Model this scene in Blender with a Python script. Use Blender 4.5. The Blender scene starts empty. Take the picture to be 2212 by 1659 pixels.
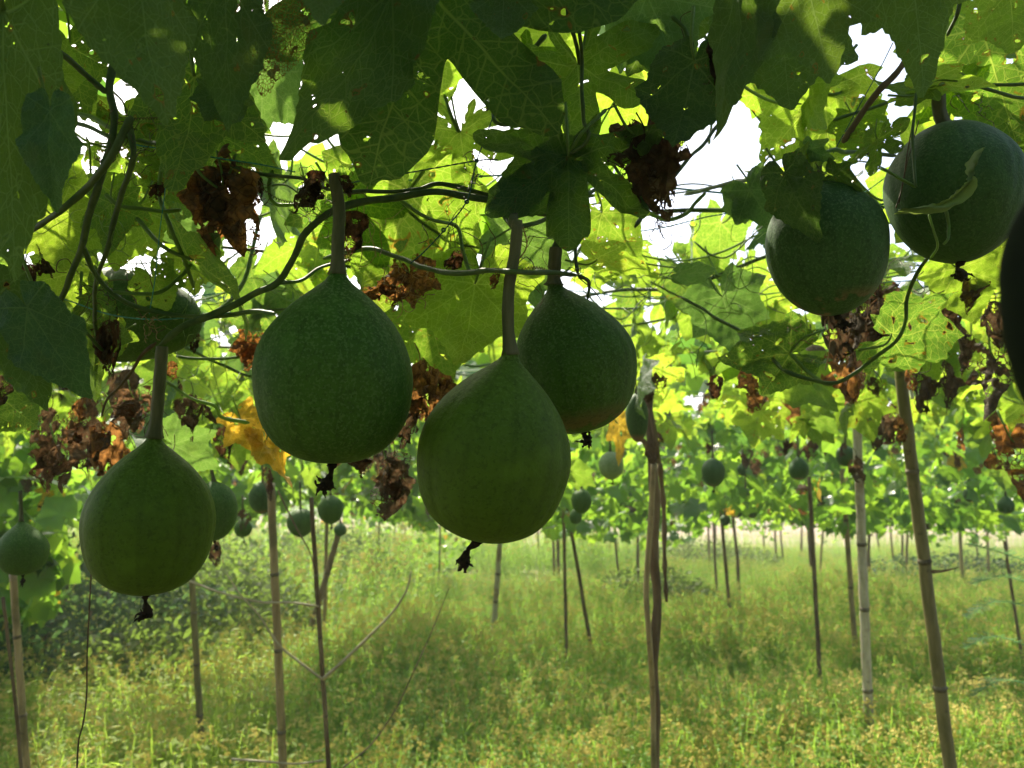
import bpy, math, random
import numpy as np
from mathutils import Vector, Matrix, noise as mn
R = math.radians
S = bpy.context.scene
COL = S.collection

# ------------------------------------------------------------------ camera, world, sun, exposure
PITCH = R(8.0)
CAM = Vector((0, 0, 1.2))
FW = Vector((0, math.cos(PITCH), math.sin(PITCH)))
UP = Vector((0, -math.sin(PITCH), math.cos(PITCH)))
RT = Vector((1, 0, 0))
cam = bpy.data.cameras.new('camera'); co = bpy.data.objects.new('camera', cam); COL.objects.link(co)
co.location = CAM; co.rotation_euler = (R(90) + PITCH, 0, 0)
cam.sensor_width = 36; cam.lens = 27.7; cam.clip_start = 0.01; cam.clip_end = 2000
cam.dof.use_dof = True; cam.dof.focus_distance = 0.56; cam.dof.aperture_fstop = 13.0
S.camera = co

SUN_EL, SUN_AZ = R(50), R(-24)           # azimuth from +Y towards +X
SD = Vector((math.cos(SUN_EL) * math.sin(SUN_AZ), math.cos(SUN_EL) * math.cos(SUN_AZ), math.sin(SUN_EL)))
w = bpy.data.worlds.new('World'); S.world = w; w.use_nodes = True
nt = w.node_tree; nt.nodes.clear()
sky = nt.nodes.new('ShaderNodeTexSky'); sky.sky_type = 'NISHITA'; sky.sun_disc = False
sky.sun_elevation = SUN_EL; sky.sun_rotation = SUN_AZ; sky.air_density = 1.0; sky.dust_density = 4.0; sky.ozone_density = 1.0
bg = nt.nodes.new('ShaderNodeBackground'); bg.inputs[1].default_value = 0.15
wo = nt.nodes.new('ShaderNodeOutputWorld')
nt.links.new(sky.outputs[0], bg.inputs[0]); nt.links.new(bg.outputs[0], wo.inputs[0])
sl = bpy.data.lights.new('sun', 'SUN'); sl.energy = 5.0; sl.angle = R(0.5); sl.color = (1, 0.91, 0.74)
so = bpy.data.objects.new('sun', sl); COL.objects.link(so)
so.rotation_euler = SD.to_track_quat('Z', 'Y').to_euler()
S.view_settings.view_transform = 'Standard'; S.view_settings.look = 'None'
S.view_settings.exposure = 1.2; S.view_settings.gamma = 1.0; S.view_settings.use_curve_mapping = False
S.cycles.max_bounces = 9; S.cycles.diffuse_bounces = 5; S.cycles.transmission_bounces = 6; S.cycles.transparent_max_bounces = 12
S.cycles.sample_clamp_indirect = 6

def P(px, py, d):
    """point of the place seen at (px,py) of a 2212x1659 view, d metres ahead"""
    return CAM + d * (FW + RT * ((px - 1106) / 1702.2) + UP * ((829.5 - py) / 1702.2))
def proj(p):
    v = p - CAM; d = v.dot(FW)
    return (1106 + 1702.2 * v.dot(RT) / d, 829.5 - 1702.2 * v.dot(UP) / d, d) if d > 0.01 else (0, 0, -1)
def wid(px, d): return px / 1702.2 * d
def onground(px, py, z=0.0):
    v = FW + RT * ((px - 1106) / 1702.2) + UP * ((829.5 - py) / 1702.2)
    return CAM + v * ((z - CAM.z) / v.z)

# ------------------------------------------------------------------ object helpers
def link(o, parent=None):
    COL.objects.link(o)
    if parent: o.parent = parent
    return o
def tag(o, label=None, cat=None, group=None, kind=None):
    if label: o['label'] = label
    if cat: o['category'] = cat
    if group: o['group'] = group
    if kind: o['kind'] = kind
    return o
def thing(name, label, cat, loc, group=None):
    o = bpy.data.objects.new(name, None); o.empty_display_size = .05; o.location = loc
    link(o); return tag(o, label, cat, group)
def mesh(name, vs, fs, mats, smooth=True, mi=None):
    me = bpy.data.meshes.new(name); me.from_pydata([tuple(v) for v in vs], [], fs)
    for m in (mats if isinstance(mats, (list, tuple)) else [mats]): me.materials.append(m)
    if mi is not None: me.polygons.foreach_set('material_index', mi)
    if smooth: me.polygons.foreach_set('use_smooth', [True] * len(me.polygons))
    me.update(); return me
def obj(name, me, parent=None):
    """mesh given in world coordinates, parented to a thing that is only translated"""
    o = bpy.data.objects.new(name, me); link(o, parent)
    if parent:
        off = Vector(parent.location)
        if parent.parent: off += Vector(parent.parent.location)
        o.location = -off
    return o

# ------------------------------------------------------------------ material helpers
class N:
    def __init__(s, name):
        s.m = bpy.data.materials.new(name); s.m.use_nodes = True; s.t = s.m.node_tree; s.t.nodes.clear()
        s.out = s.t.nodes.new('ShaderNodeOutputMaterial')
    def n(s, typ, **kw):
        x = s.t.nodes.new(typ)
        for k, v in kw.items(): setattr(x, k, v)
        return x
    def l(s, a, b): s.t.links.new(a, b)
    def put(s, sock, v):
        if hasattr(v, 'is_output') or isinstance(v, bpy.types.NodeSocket): s.l(v, sock)
        else:
            if isinstance(v, (tuple, list)) and len(v) == 3 and len(getattr(sock, 'default_value', (0,) * 3)) == 4: v = (*v, 1)
            sock.default_value = v
    def math(s, op, a, b=0.0, c=0.0, clamp=False):
        x = s.n('ShaderNodeMath', operation=op); x.use_clamp = clamp
        s.put(x.inputs[0], a); s.put(x.inputs[1], b)
        if op in ('MULTIPLY_ADD', 'SMOOTH_MIN', 'SMOOTH_MAX'): s.put(x.inputs[2], c)
        return x.outputs[0]
    def mix(s, f, a, b):
        x = s.n('ShaderNodeMix', data_type='RGBA')
        s.put(x.inputs[0], f); s.put(x.inputs[6], a); s.put(x.inputs[7], b); return x.outputs[2]
    def ss(s, v, a, b, lo=0.0, hi=1.0):
        x = s.n('ShaderNodeMapRange', interpolation_type='SMOOTHSTEP')
        s.put(x.inputs[0], v); s.put(x.inputs[1], a); s.put(x.inputs[2], b); s.put(x.inputs[3], lo); s.put(x.inputs[4], hi); return x.outputs[0]
    def noise(s, vec, scale, det=3, rough=.55, dist=0.0):
        x = s.n('ShaderNodeTexNoise'); s.put(x.inputs['Vector'], vec) if vec else None
        x.inputs['Scale'].default_value = scale; x.inputs['Detail'].default_value = det; x.inputs['Roughness'].default_value = rough
        x.inputs['Distortion'].default_value = dist; return x.outputs[0]
    def vor(s, vec, scale, feat='DISTANCE_TO_EDGE'):
        x = s.n('ShaderNodeTexVoronoi', feature=feat); s.put(x.inputs['Vector'], vec) if vec else None
        x.inputs['Scale'].default_value = scale; return x.outputs[0]
    def bump(s, h, strength, dist):
        x = s.n('ShaderNodeBump'); x.inputs['Strength'].default_value = strength; x.inputs['Distance'].default_value = dist
        s.l(h, x.inputs['Height']); return x.outputs[0]
    def bsdf(s, col, rough=.5, spec=.4, normal=None):
        x = s.n('ShaderNodeBsdfPrincipled'); s.put(x.inputs['Base Color'], col); s.put(x.inputs['Roughness'], rough)
        x.inputs['Specular IOR Level'].default_value = spec
        if normal: s.l(normal, x.inputs['Normal'])
        return x.outputs[0]
    def obj(s): return s.n('ShaderNodeTexCoord').outputs['Object']
    def mixs(s, f, a, b):
        x = s.n('ShaderNodeMixShader'); s.put(x.inputs[0], f); s.l(a, x.inputs[1]); s.l(b, x.inputs[2]); return x.outputs[0]
    def done(s, sh): s.l(sh, s.out.inputs[0]); return s.m

def leaf_mat(name, upper, under, trans, transf=.5, holes=0.0, lace=0.0, th0=.74, detail=True, yellow=.25, rough=.42):
    a = N(name)
    oi = a.n('ShaderNodeObjectInfo').outputs['Random']
    uv = a.n('ShaderNodeUVMap', uv_map='UVMap').outputs[0]
    # leaf-space position shifted by the individual, so that no two leaves share spots
    va = a.n('ShaderNodeVectorMath', operation='ADD'); a.l(uv, va.inputs[0])
    cb = a.n('ShaderNodeCombineXYZ'); a.l(a.math('MULTIPLY', oi, 37.0), cb.inputs[0]); a.l(a.math('MULTIPLY', oi, 91.0), cb.inputs[1]); a.l(cb.outputs[0], va.inputs[1])
    q = va.outputs[0]
    back = a.n('ShaderNodeNewGeometry').outputs['Backfacing']
    n1 = a.noise(q, 2.2, 3)
    if detail:
        v2 = a.n('ShaderNodeUVMap', uv_map='vein').outputs[0]
        sp = a.n('ShaderNodeSeparateXYZ'); a.l(v2, sp.inputs[0]); s_, t_ = sp.outputs[0], sp.outputs[1]
        at = a.math('ABSOLUTE', t_)
        w1 = a.math('MULTIPLY_ADD', s_, -0.010, 0.0145)
        V1 = a.ss(at, w1, a.math('MULTIPLY', w1, .35))
        side = a.math('MULTIPLY', a.math('GREATER_THAN', t_, 0.0), .5)
        ph = a.math('ADD', a.math('DIVIDE', a.math('SUBTRACT', s_, a.math('MULTIPLY', at, 0.75)), 0.15), side)
        ph = a.math('ADD', ph, a.math('MULTIPLY', a.math('SUBTRACT', n1, .5), .5))
        fr = a.math('ABSOLUTE', a.math('SUBTRACT', a.math('FRACT', ph), .5))
        V2 = a.math('MULTIPLY', a.ss(fr, 0.052, 0.018), a.ss(at, .45, .05))
        wv = a.n('ShaderNodeVectorMath', operation='ADD'); a.l(q, wv.inputs[0])
        nz = a.n('ShaderNodeTexNoise'); a.l(q, nz.inputs['Vector']); nz.inputs['Scale'].default_value = 9
        sc = a.n('ShaderNodeVectorMath', operation='SCALE'); a.l(nz.outputs['Color'], sc.inputs[0]); sc.inputs['Scale'].default_value = .05; a.l(sc.outputs[0], wv.inputs[1])
        e3 = a.vor(wv.outputs[0], 11.0); V3 = a.ss(e3, .05, .015)
        e4 = a.vor(wv.outputs[0], 34.0); V4 = a.ss(e4, .09, .02)
        V = a.math('MAXIMUM', a.math('MAXIMUM', V1, a.math('MULTIPLY', V2, .8)), a.math('MAXIMUM', a.math('MULTIPLY', V3, .75), a.math('MULTIPLY', V4, .3)))
    br = a.math('MULTIPLY_ADD', oi, .55, .72)
    def tint(c, f=1.0):
        x = a.n('ShaderNodeVectorMath', operation='SCALE'); a.put(x.inputs[0], c); a.l(br, x.inputs['Scale']); return x.outputs[0]
    up = a.mix(a.ss(n1, .35, .75), upper, tuple(c * 1.5 for c in upper))
    un = a.mix(a.ss(n1, .35, .75), under, tuple(c * 1.25 for c in under))
    ycol = (0.30, 0.24, 0.02)
    yl = a.math('MULTIPLY', a.ss(a.noise(q, 1.3, 4), .56, .74), yellow, clamp=True)
    up = a.mix(yl, up, (0.16, .15, .02)); un = a.mix(yl, un, (0.16, .15, .03))
    tr = a.mix(yl, trans, (0.50, .42, .02))
    tr = a.mix(a.math('MULTIPLY', a.ss(oi, .5, 1.0), .45), tr, (trans[0] * 1.4, trans[1] * 1.08, trans[2]))
    tr = a.mix(a.math('MULTIPLY', a.ss(oi, .45, .0), .75), tr, (trans[0] * .42, trans[1] * .62, trans[2] * 1.2))
    if detail:
        up = a.mix(a.math('MULTIPLY', V, .5), up, tuple(c * 2.2 for c in upper))
        un = a.mix(a.math('MULTIPLY', V, .65), un, tuple(c * 2.0 for c in under))
        tr = a.mix(a.math('MULTIPLY', V, .75), tr, (min(trans[0] * 2.1, .8), min(trans[1] * 1.5, .85), trans[2] + .08))
    # brown specks
    spk = a.ss(a.noise(q, 26, 2), .70, .76)
    up = a.mix(a.math('MULTIPLY', spk, .7), up, (.06, .035, .012)); un = a.mix(a.math('MULTIPLY', spk, .7), un, (.06, .035, .012)); tr = a.mix(a.math('MULTIPLY', spk, .7), tr, (.12, .06, .01))
    hm = None
    if holes > 0:
        nz2 = a.n('ShaderNodeTexNoise'); a.l(q, nz2.inputs['Vector']); nz2.inputs['Scale'].default_value = 22
        sc2 = a.n('ShaderNodeVectorMath', operation='SCALE'); a.l(nz2.outputs['Color'], sc2.inputs[0]); sc2.inputs['Scale'].default_value = .10
        hv2 = a.n('ShaderNodeVectorMath', operation='ADD'); a.l(q, hv2.inputs[0]); a.l(sc2.outputs[0], hv2.inputs[1]); hv_ = hv2.outputs[0]
        hn = a.noise(q, 5.5, 2, .5, .4); th = th0 - holes * .16
        hm = a.math('GREATER_THAN', hn, th)
        sm = a.math('LESS_THAN', a.vor(hv_, 9.0, 'F1'), .09 + .05 * holes)          # shot holes
        sel = a.math('GREATER_THAN', a.noise(q, 3.1, 1), .52)
        sm = a.math('MULTIPLY', sm, sel)
        rim = a.ss(hn, th - .045, th)
        un = a.mix(a.math('MULTIPLY', rim, .85), un, (.10, .05, .015)); up = a.mix(a.math('MULTIPLY', rim, .85), up, (.10, .05, .015)); tr = a.mix(a.math('MULTIPLY', rim, .8), tr, (.45, .20, .02))
        if lace > 0:
            net = a.math('GREATER_THAN', a.vor(q, 26.0), .07)
            hm = a.math('MULTIPLY', hm, net)
        hm = a.math('MAXIMUM', hm, sm)
    col = a.mix(back, tint(up), tint(un))
    nm = None
    if detail:
        h = a.math('MULTIPLY_ADD', V, .7, a.math('MULTIPLY', n1, .6)); nm = a.bump(h, .55, .0025)
    pb = a.bsdf(col, a.math('MULTIPLY_ADD', back, .25, rough), .35, nm)
    tl = a.n('ShaderNodeBsdfTranslucent'); a.l(tint(tr), tl.inputs[0])
    if nm: a.l(nm, tl.inputs['Normal'])
    sh = a.mixs(transf, pb, tl.outputs[0])
    if hm is not None:
        tp = a.n('ShaderNodeBsdfTransparent'); sh = a.mixs(hm, sh, tp.outputs[0])
    return a.done(sh)

UPc, UNc, TRc = (0.030, 0.078, 0.022), (0.050, 0.100, 0.030), (0.29, 0.50, 0.025)
M_leaf = leaf_mat('gourd_leaf', UPc, UNc, TRc)
M_leafh = leaf_mat('gourd_leaf_chewed', UPc, UNc, TRc, holes=.55, yellow=.6)
M_lace = leaf_mat('gourd_leaf_laced', UPc, UNc, TRc, holes=.95, lace=1, yellow=.5)
M_net = leaf_mat('gourd_leaf_net', (.10, .09, .04), (.12, .11, .05), (.3, .35, .05), holes=.9, lace=1, th0=.52, yellow=.8)
M_leafshade = leaf_mat('gourd_leaf_shade_dark', (0.022, .055, .018), (0.034, .072, .024), (0.13, .25, .015), transf=.34, holes=.2, yellow=.15)  # shade on the near leaves put into a darker, less translucent leaf colour
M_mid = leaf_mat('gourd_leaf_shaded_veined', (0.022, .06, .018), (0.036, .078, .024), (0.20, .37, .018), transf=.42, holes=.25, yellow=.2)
M_blue = leaf_mat('gourd_leaf_glossy', (0.035, .085, .05), (0.05, .11, .06), (0.16, .33, .04), transf=.35, rough=.30, yellow=.1)
M_yel = leaf_mat('yellowed_leaf', (0.38, .26, .03), (0.40, .28, .04), (0.62, .38, .02), holes=.5, yellow=.6)
M_far = leaf_mat('distant_leaf', (0.045, .11, .035), (0.06, .12, .045), (0.27, .50, .035), detail=False, yellow=.5, rough=.30)

def dry_mat(name, c1, c2, tr, holes=.5):
    a = N(name); oi = a.n('ShaderNodeObjectInfo').outputs['Random']
    o = a.obj(); va = a.n('ShaderNodeVectorMath', operation='ADD'); a.l(o, va.inputs[0])
    cb = a.n('ShaderNodeCombineXYZ'); a.l(a.math('MULTIPLY', oi, 13.0), cb.inputs[0]); a.l(cb.outputs[0], va.inputs[1]); q = va.outputs[0]
    n1 = a.noise(q, 2.5, 5, .65); n2 = a.noise(q, 9, 3)
    c = a.mix(a.ss(n1, .3, .7), c1, c2); t = a.mix(a.ss(n2, .35, .65), tr, tuple(x * .3 for x in tr))
    e = a.vor(q, 7.0); vn = a.ss(e, .05, .01); c = a.mix(a.math('MULTIPLY', vn, .5), c, (.03, .018, .01)); t = a.mix(a.math('MULTIPLY', vn, .6), t, (.08, .02, .005))
    nm = a.bump(a.math('ADD', n2, a.math('MULTIPLY', vn, .5)), .8, .004)
    pb = a.bsdf(c, .75, .2, nm); tl = a.n('ShaderNodeBsdfTranslucent'); a.l(t, tl.inputs[0])
    sh = a.mixs(.5, pb, tl.outputs[0])
    if holes:
        hm = a.math('MULTIPLY', a.math('GREATER_THAN', a.noise(q, 2.6, 3), .60 - holes * .08), a.math('GREATER_THAN', a.vor(q, 8.0), .06))
        tp = a.n('ShaderNodeBsdfTransparent'); sh = a.mixs(hm, sh, tp.outputs[0])
    return a.done(sh)
M_dry = dry_mat('dry_leaf', (.08, .064, .045), (.18, .145, .10), (.11, .07, .035))
M_dryd = dry_mat('dry_leaf_dark', (.035, .026, .018), (.08, .058, .04), (.10, .05, .02), .45)
M_dryo = dry_mat('dry_leaf_orange', (.10, .068, .04), (.19, .125, .07), (.42, .19, .05), .35)
M_dryp = dry_mat('dry_leaf_pale', (.09, .065, .045), (.19, .14, .10), (.20, .11, .05), .3)

def simple_mat(name, c1, c2, scale, rough=.6, spec=.3, bumpd=.001, stretch=(1, 1, 1), det=4, tr=None):
    a = N(name); mp = a.n('ShaderNodeMapping'); a.l(a.obj(), mp.inputs[0]); mp.inputs['Scale'].default_value = stretch
    n1 = a.noise(mp.outputs[0], scale, det, .6)
    c = a.mix(a.ss(n1, .32, .68), c1, c2)
    sh = a.bsdf(c, rough, spec, a.bump(n1, .5, bumpd))
    if tr:
        tl = a.n('ShaderNodeBsdfTranslucent'); tl.inputs[0].default_value = (*tr, 1); sh = a.mixs(.35, sh, tl.outputs[0])
    return a.done(sh)
M_torn = simple_mat('torn_leaf', (.10, .17, .06), (.17, .24, .10), 60, .6, .3, .001, tr=(.3, .4, .08))
M_vine = simple_mat('vine_stem', (.045, .085, .025), (.10, .15, .045), 60, .5, .35, .0006, (1, 1, 1), tr=(.15, .3, .03))
M_vined = simple_mat('old_vine_stem', (.03, .062, .016), (.07, .105, .03), 90, .6, .3, .0008)
M_pet = simple_mat('petiole', (.11, .19, .05), (.17, .26, .08), 50, .5, .3, .0004, tr=(.25, .4, .04))
M_tend = simple_mat('tendril', (.05, .035, .02), (.12, .08, .045), 60, .7, .2, .0003)
M_tang = simple_mat('tendril_straw', (.18, .11, .05), (.30, .19, .09), 60, .7, .2, .0003)
M_stalk = simple_mat('gourd_stalk', (.055, .065, .028), (.115, .11, .06), 130, .7, .25, .0012, (1, 1, .12))
M_scar = simple_mat('dried_blossom', (.010, .008, .006), (.035, .025, .018), 200, .85, .15, .002)
M_twine = simple_mat('teal_twine', (.01, .13, .11), (.03, .26, .20), 300, .5, .4, .0004)
M_twined = simple_mat('old_twine', (.01, .05, .05), (.02, .09, .08), 300, .6, .3, .0004)
M_wood = simple_mat('dead_cane', (.09, .06, .035), (.20, .145, .09), 30, .8, .2, .002, (1, 1, .25))
M_straw = simple_mat('pale_cane', (.30, .25, .15), (.45, .38, .26), 30, .6, .25, .001, (1, 1, .25))
M_slat = simple_mat('weathered_slat', (.50, .41, .33), (.68, .58, .49), 12, .8, .2, .002, (1, 1, .1))
M_strip = simple_mat('white_strip', (.6, .62, .55), (.72, .74, .68), 10, .5, .3, .0005)

def bamboo_mat(name, c1, c2, cd):
    a = N(name); o = a.obj(); mp = a.n('ShaderNodeMapping'); a.l(o, mp.inputs[0]); mp.inputs['Scale'].default_value = (1, 1, .06)
    st = a.noise(mp.outputs[0], 90, 3); bl = a.noise(o, 7, 4, .65); sp_ = a.noise(o, 60, 3)
    c = a.mix(a.ss(st, .3, .7), c1, c2); c = a.mix(a.math('MULTIPLY', a.ss(bl, .5, .68), .75), c, cd); c = a.mix(a.math('MULTIPLY', a.ss(sp_, .62, .7), .5), c, (.03, .025, .015))
    return a.done(a.bsdf(c, .5, .35, a.bump(st, .4, .0008)))
M_bam = bamboo_mat('bamboo_tan', (.24, .17, .085), (.36, .27, .15), (.10, .085, .04))
M_bamg = bamboo_mat('bamboo_green_brown', (.13, .115, .05), (.22, .18, .09), (.07, .07, .03))
M_bamp = bamboo_mat('bamboo_pale', (.33, .29, .22), (.46, .41, .33), (.16, .09, .05))
M_node = simple_mat('bamboo_node', (.06, .045, .03), (.20, .17, .12), 40, .7, .2, .001)

def rind_mat(name, c1, c2, fleck, brown=None, fleckamt=.5):
    a = N(name); g = a.n('ShaderNodeTexCoord').outputs['UV']; o = a.obj()
    sp = a.n('ShaderNodeSeparateXYZ'); a.l(g, sp.inputs[0]); u, v = sp.outputs[0], sp.outputs[1]
    big = a.noise(o, 14, 4, .6)
    # faint meridian stripes
    stp = a.math('SINE', a.math('MULTIPLY', a.math('ADD', u, a.math('MULTIPLY', big, .02)), 2 * math.pi * 11))
    c = a.mix(a.ss(big, .3, .7), c1, c2)
    c = a.mix(a.math('MULTIPLY', a.ss(stp, .80, 1.0), .28), c, tuple(x * .55 for x in c1))
    f1 = a.noise(o, 520, 2, .6); f2 = a.noise(o, 130, 3, .6)
    c = a.mix(a.math('MULTIPLY', a.ss(f2, .42, .66), .35), c, tuple(x * .6 for x in c1))
    top = a.ss(v, .55, 0.02)
    am = a.math('MULTIPLY', a.ss(f1, .52, .60), a.math('MULTIPLY_ADD', top, .5, fleckamt * .8))
    c = a.mix(am, c, fleck)
    dots = a.ss(a.vor(o, 260, 'F1'), .16, .08); c = a.mix(a.math('MULTIPLY', dots, .5), c, tuple(x * .35 for x in c1))
    # pale net scars
    scr = a.math('MULTIPLY', a.ss(a.noise(o, 34, 5, .75), .66, .70), .5); c = a.mix(scr, c, fleck)
    if brown:
        bm = a.math('MULTIPLY', a.ss(v, .80, .93), a.ss(a.noise(o, 26, 4, .6), .48, .54)); c = a.mix(a.math('MULTIPLY', bm, .8), c, brown)
    dk = a.ss(a.noise(o, 330, 2, .7), .55, .64); c = a.mix(a.math('MULTIPLY', dk, .4), c, tuple(x * .4 for x in c1))
    nm = a.bump(a.math('ADD', a.math('MULTIPLY', f2, .8), a.math('MULTIPLY', f1, .7)), .30, .0014)
    blot = a.math('MULTIPLY', a.ss(a.noise(o, 11, 3, .7), .60, .70), .35); c = a.mix(blot, c, tuple(x * 1.6 for x in c2))
    return a.done(a.bsdf(c, .62, .2, nm))
M_rind = rind_mat('rind_green', (.036, .094, .010), (.046, .110, .012), (.10, .175, .05), fleckamt=.6)
M_rindo = rind_mat('rind_olive', (.058, .108, .007), (.068, .124, .009), (.11, .18, .03), fleckamt=.2)
M_rindb = rind_mat('rind_blue_green', (.032, .084, .020), (.042, .10, .026), (.09, .16, .06), (.20, .11, .06))
M_rindg = rind_mat('rind_blue_green_clean', (.032, .084, .020), (.042, .10, .026), (.08, .14, .05))
M_rindshade = simple_mat('rind_shade_black', (.004, .008, .005), (.007, .011, .007), 40, .8, .05, .0004)  # green rind coloured near-black to stand for shade on the closest gourd
M_rindl = rind_mat('rind_scarred', (.038, .090, .010), (.048, .108, .012), (.10, .17, .055), (.13, .09, .035))
M_rindp = rind_mat('rind_pale', (.16, .25, .10), (.24, .32, .15), (.34, .38, .22))
M_rindr = rind_mat('rind_ripe', (.12, .07, .04), (.18, .11, .07), (.24, .18, .14))

# ------------------------------------------------------------------ geometry helpers
def catmull(pts, n=8):
    pts = [Vector(p) for p in pts]
    if len(pts) < 3: 
        return [pts[0].lerp(pts[-1], i / n) for i in range(n + 1)]
    q = [pts[0] * 2 - pts[1]] + pts + [pts[-1] * 2 - pts[-2]]; out = []
    for i in range(1, len(q) - 2):
        a, b, c, d = q[i - 1:i + 3]
        for k in range(n):
            t = k / n
            out.append(.5 * (2 * b + (c - a) * t + (2 * a - 5 * b + 4 * c - d) * t * t + (3 * b - a - 3 * c + d) * t ** 3))
    out.append(pts[-1]); return out
def tube_geo(path, rad, seg=8, rng=None, wob=0.0, ridges=0):
    """rad: number or function of 0..1"""
    vs, fs = [], []; n = len(path); ref = None
    for i, p in enumerate(path):
        t = (path[min(i + 1, n - 1)] - path[max(i - 1, 0)]).normalized()
        if ref is None: ref = t.orthogonal().normalized()
        ref = (ref - t * ref.dot(t)); ref = ref.normalized() if ref.length > 1e-6 else t.orthogonal().normalized()
        b = t.cross(ref); r = rad(i / (n - 1)) if callable(rad) else rad
        for k in range(seg):
            a = 2 * math.pi * k / seg; rr = r * (1 + (rng.uniform(-wob, wob) if rng else 0)) * (1 + (.13 * math.cos(a * ridges) if ridges else 0))
            vs.append(p + (ref * math.cos(a) + b * math.sin(a)) * rr)
    for i in range(n - 1):
        for k in range(seg):
            k2 = (k + 1) % seg; fs.append((i * seg + k, i * seg + k2, (i + 1) * seg + k2, (i + 1) * seg + k))
    fs.append(tuple(range(seg - 1, -1, -1))); fs.append(tuple((n - 1) * seg + k for k in range(seg)))
    return vs, fs
def join(parts):
    vs, fs = [], []
    for v, f in parts:
        o = len(vs); vs += list(v); fs += [tuple(i + o for i in x) for x in f]
    return vs, fs
def tube(name, pts, rad, mat, parent=None, seg=8, n=8, wob=0.0, rng=None, ridges=0):
    g = tube_geo(catmull(pts, n), rad, seg, rng, wob, ridges)
    return obj(name, mesh(name, *g, mat), parent)

def leaf_mesh(name, rng, kind='broad', rays=120, rings=16, mats=None, curl=.25, fold=.12, wave=.05, petiole=True, teeth=.03, pet_len=.6, width=1.0, twist=0.0):
    teeth *= .7; wave *= 1.5
    """palmate leaf in the XY plane, main lobe along +X, attachment at the origin, length 1; +Z is its upper face"""
    j = lambda s: rng.uniform(-s, s)
    if kind == 'star':   lobes = [(0, 1, 20), (53 + j(5), .92 + j(.06), 19), (-53 + j(5), .92 + j(.06), 19), (108 + j(6), .88 + j(.06), 22), (-108 + j(6), .88 + j(.06), 22), (150, .55, 12), (-150, .55, 12)]; s, p = .38, 4.0
    elif kind == 'broad': lobes = [(0, 1, 24), (48 + j(5), .88 + j(.08), 22), (-48 + j(5), .88 + j(.08), 22), (98 + j(5), .74 + j(.08), 24), (-98 + j(5), .74 + j(.08), 24), (145, .58, 18), (-145, .58, 18)]; s, p = .74, 2.0
    elif kind == 'tri':  lobes = [(0, 1, 20), (58 + j(5), .72 + j(.06), 24), (-58 + j(5), .72 + j(.06), 24), (120, .55, 24), (-120, .55, 24)]; s, p = .58, 2.0
    else:                lobes = [(0, 1, 26), (45, .62, 30), (-45, .62, 30), (110, .40, 30), (-110, .40, 30)]; s, p = .72, 1.6
    nz = Vector((rng.uniform(0, 90), rng.uniform(0, 90), 0))
    angs = sorted(set([round(-171 + 342 * i / rays, 2) for i in range(rays + 1)]))
    for a, _, _ in lobes:
        k = min(range(len(angs)), key=lambda i: abs(angs[i] - a)); angs[k] = a
    def rad(a):
        r = 0
        for la, ll, lw in lobes:
            d = abs(a - la); v = ll * (s + (1 - s) * math.exp(-(d / lw) ** p)) * (1 + .13 * max(0, 1 - d / (.45 * lw)))
            if d < 60: r = max(r, v)
        r *= min(1, max(0.0, (176 - abs(a)) / 22)) ** .6 * .9 + .1
        r *= 1 + teeth * (2.2 * abs(((a * 0.115 + nz.x) % 1) - .5) - .5) + teeth * .9 * mn.noise(Vector((a * .22, 0, 0)) + nz) + teeth * 1.4 * mn.noise(Vector((a * .05, 4, 0)) + nz)
        return r
    mx = 1.0
    vs, fs, uvs, vuv, mi = [(0, 0, 0)], [], [], [], []
    prof = [((i + 1) / rings) ** .9 for i in range(rings)]
    w1, w2 = rng.uniform(0, 6), rng.uniform(3, 5)
    def shape(x, y):
        r2 = x * x + y * y; r = math.sqrt(r2); th = math.atan2(y, x)
        z = -curl * r2 * (.6 + .4 * math.cos(th)) - fold * -abs(y) * .6 + wave * r2 * math.sin(th * w2 + w1) + wave * .9 * mn.noise(Vector((x * 3, y * 3, 0)) + nz) + .35 * wave * mn.noise(Vector((x * 8, y * 8, 3)) + nz)
        # puckering between the main veins
        dmin = min(abs(math.degrees(th) - la) for la, _, _ in lobes); z += .028 * min(1, dmin / 14) * min(r, .6)
        if twist: 
            c, s_ = math.cos(twist * x), math.sin(twist * x); y, z = y * c - z * s_, y * s_ + z * c
        return (x, y, z)
    for a in angs:
        r = rad(a); c, s_ = math.cos(R(a)), math.sin(R(a))
        for q in prof: vs.append(shape(r * q * c, r * q * s_ * width))
    flat = [(0, 0)] + [(rad(a) * q * math.cos(R(a)), rad(a) * q * math.sin(R(a))) for a in angs for q in prof]
    for i in range(len(angs) - 1):
        am = (angs[i] + angs[i + 1]) / 2; la = min(lobes, key=lambda l: abs(l[0] - am))[0]; c, s_ = math.cos(R(la)), math.sin(R(la))
        def add(f):
            fs.append(f); mi.append(0)
            for v in f:
                x, y = flat[v]; uvs.append((x, y)); vuv.append((x * c + y * s_, -x * s_ + y * c))
        b0, b1 = 1 + i * rings, 1 + (i + 1) * rings
        add((0, b0, b1))
        for k in range(rings - 1): add((b0 + k, b0 + k + 1, b1 + k + 1, b1 + k))
    if petiole:
        L = pet_len; e = rng.uniform(-.25, .25)
        pts = [Vector((0, 0, -.005)), Vector((-.08 * L, e * .2, -.10 * L)), Vector((-.35 * L, e * .6, -.22 * L)), Vector((-.95 * L, e, -.12 * L))]
        pv, pf = tube_geo(catmull(pts, 3), lambda t: .014 + .006 * t, 5 if rings > 8 else 3)
        o = len(vs); vs += [tuple(v) for v in pv]
        for f in pf:
            fs.append(tuple(i + o for i in f)); mi.append(1)
            for _ in f: uvs.append((0, 0)); vuv.append((0, .3))
    me = mesh(name, vs, fs, mats or [M_leaf, M_pet], True, mi)
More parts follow.
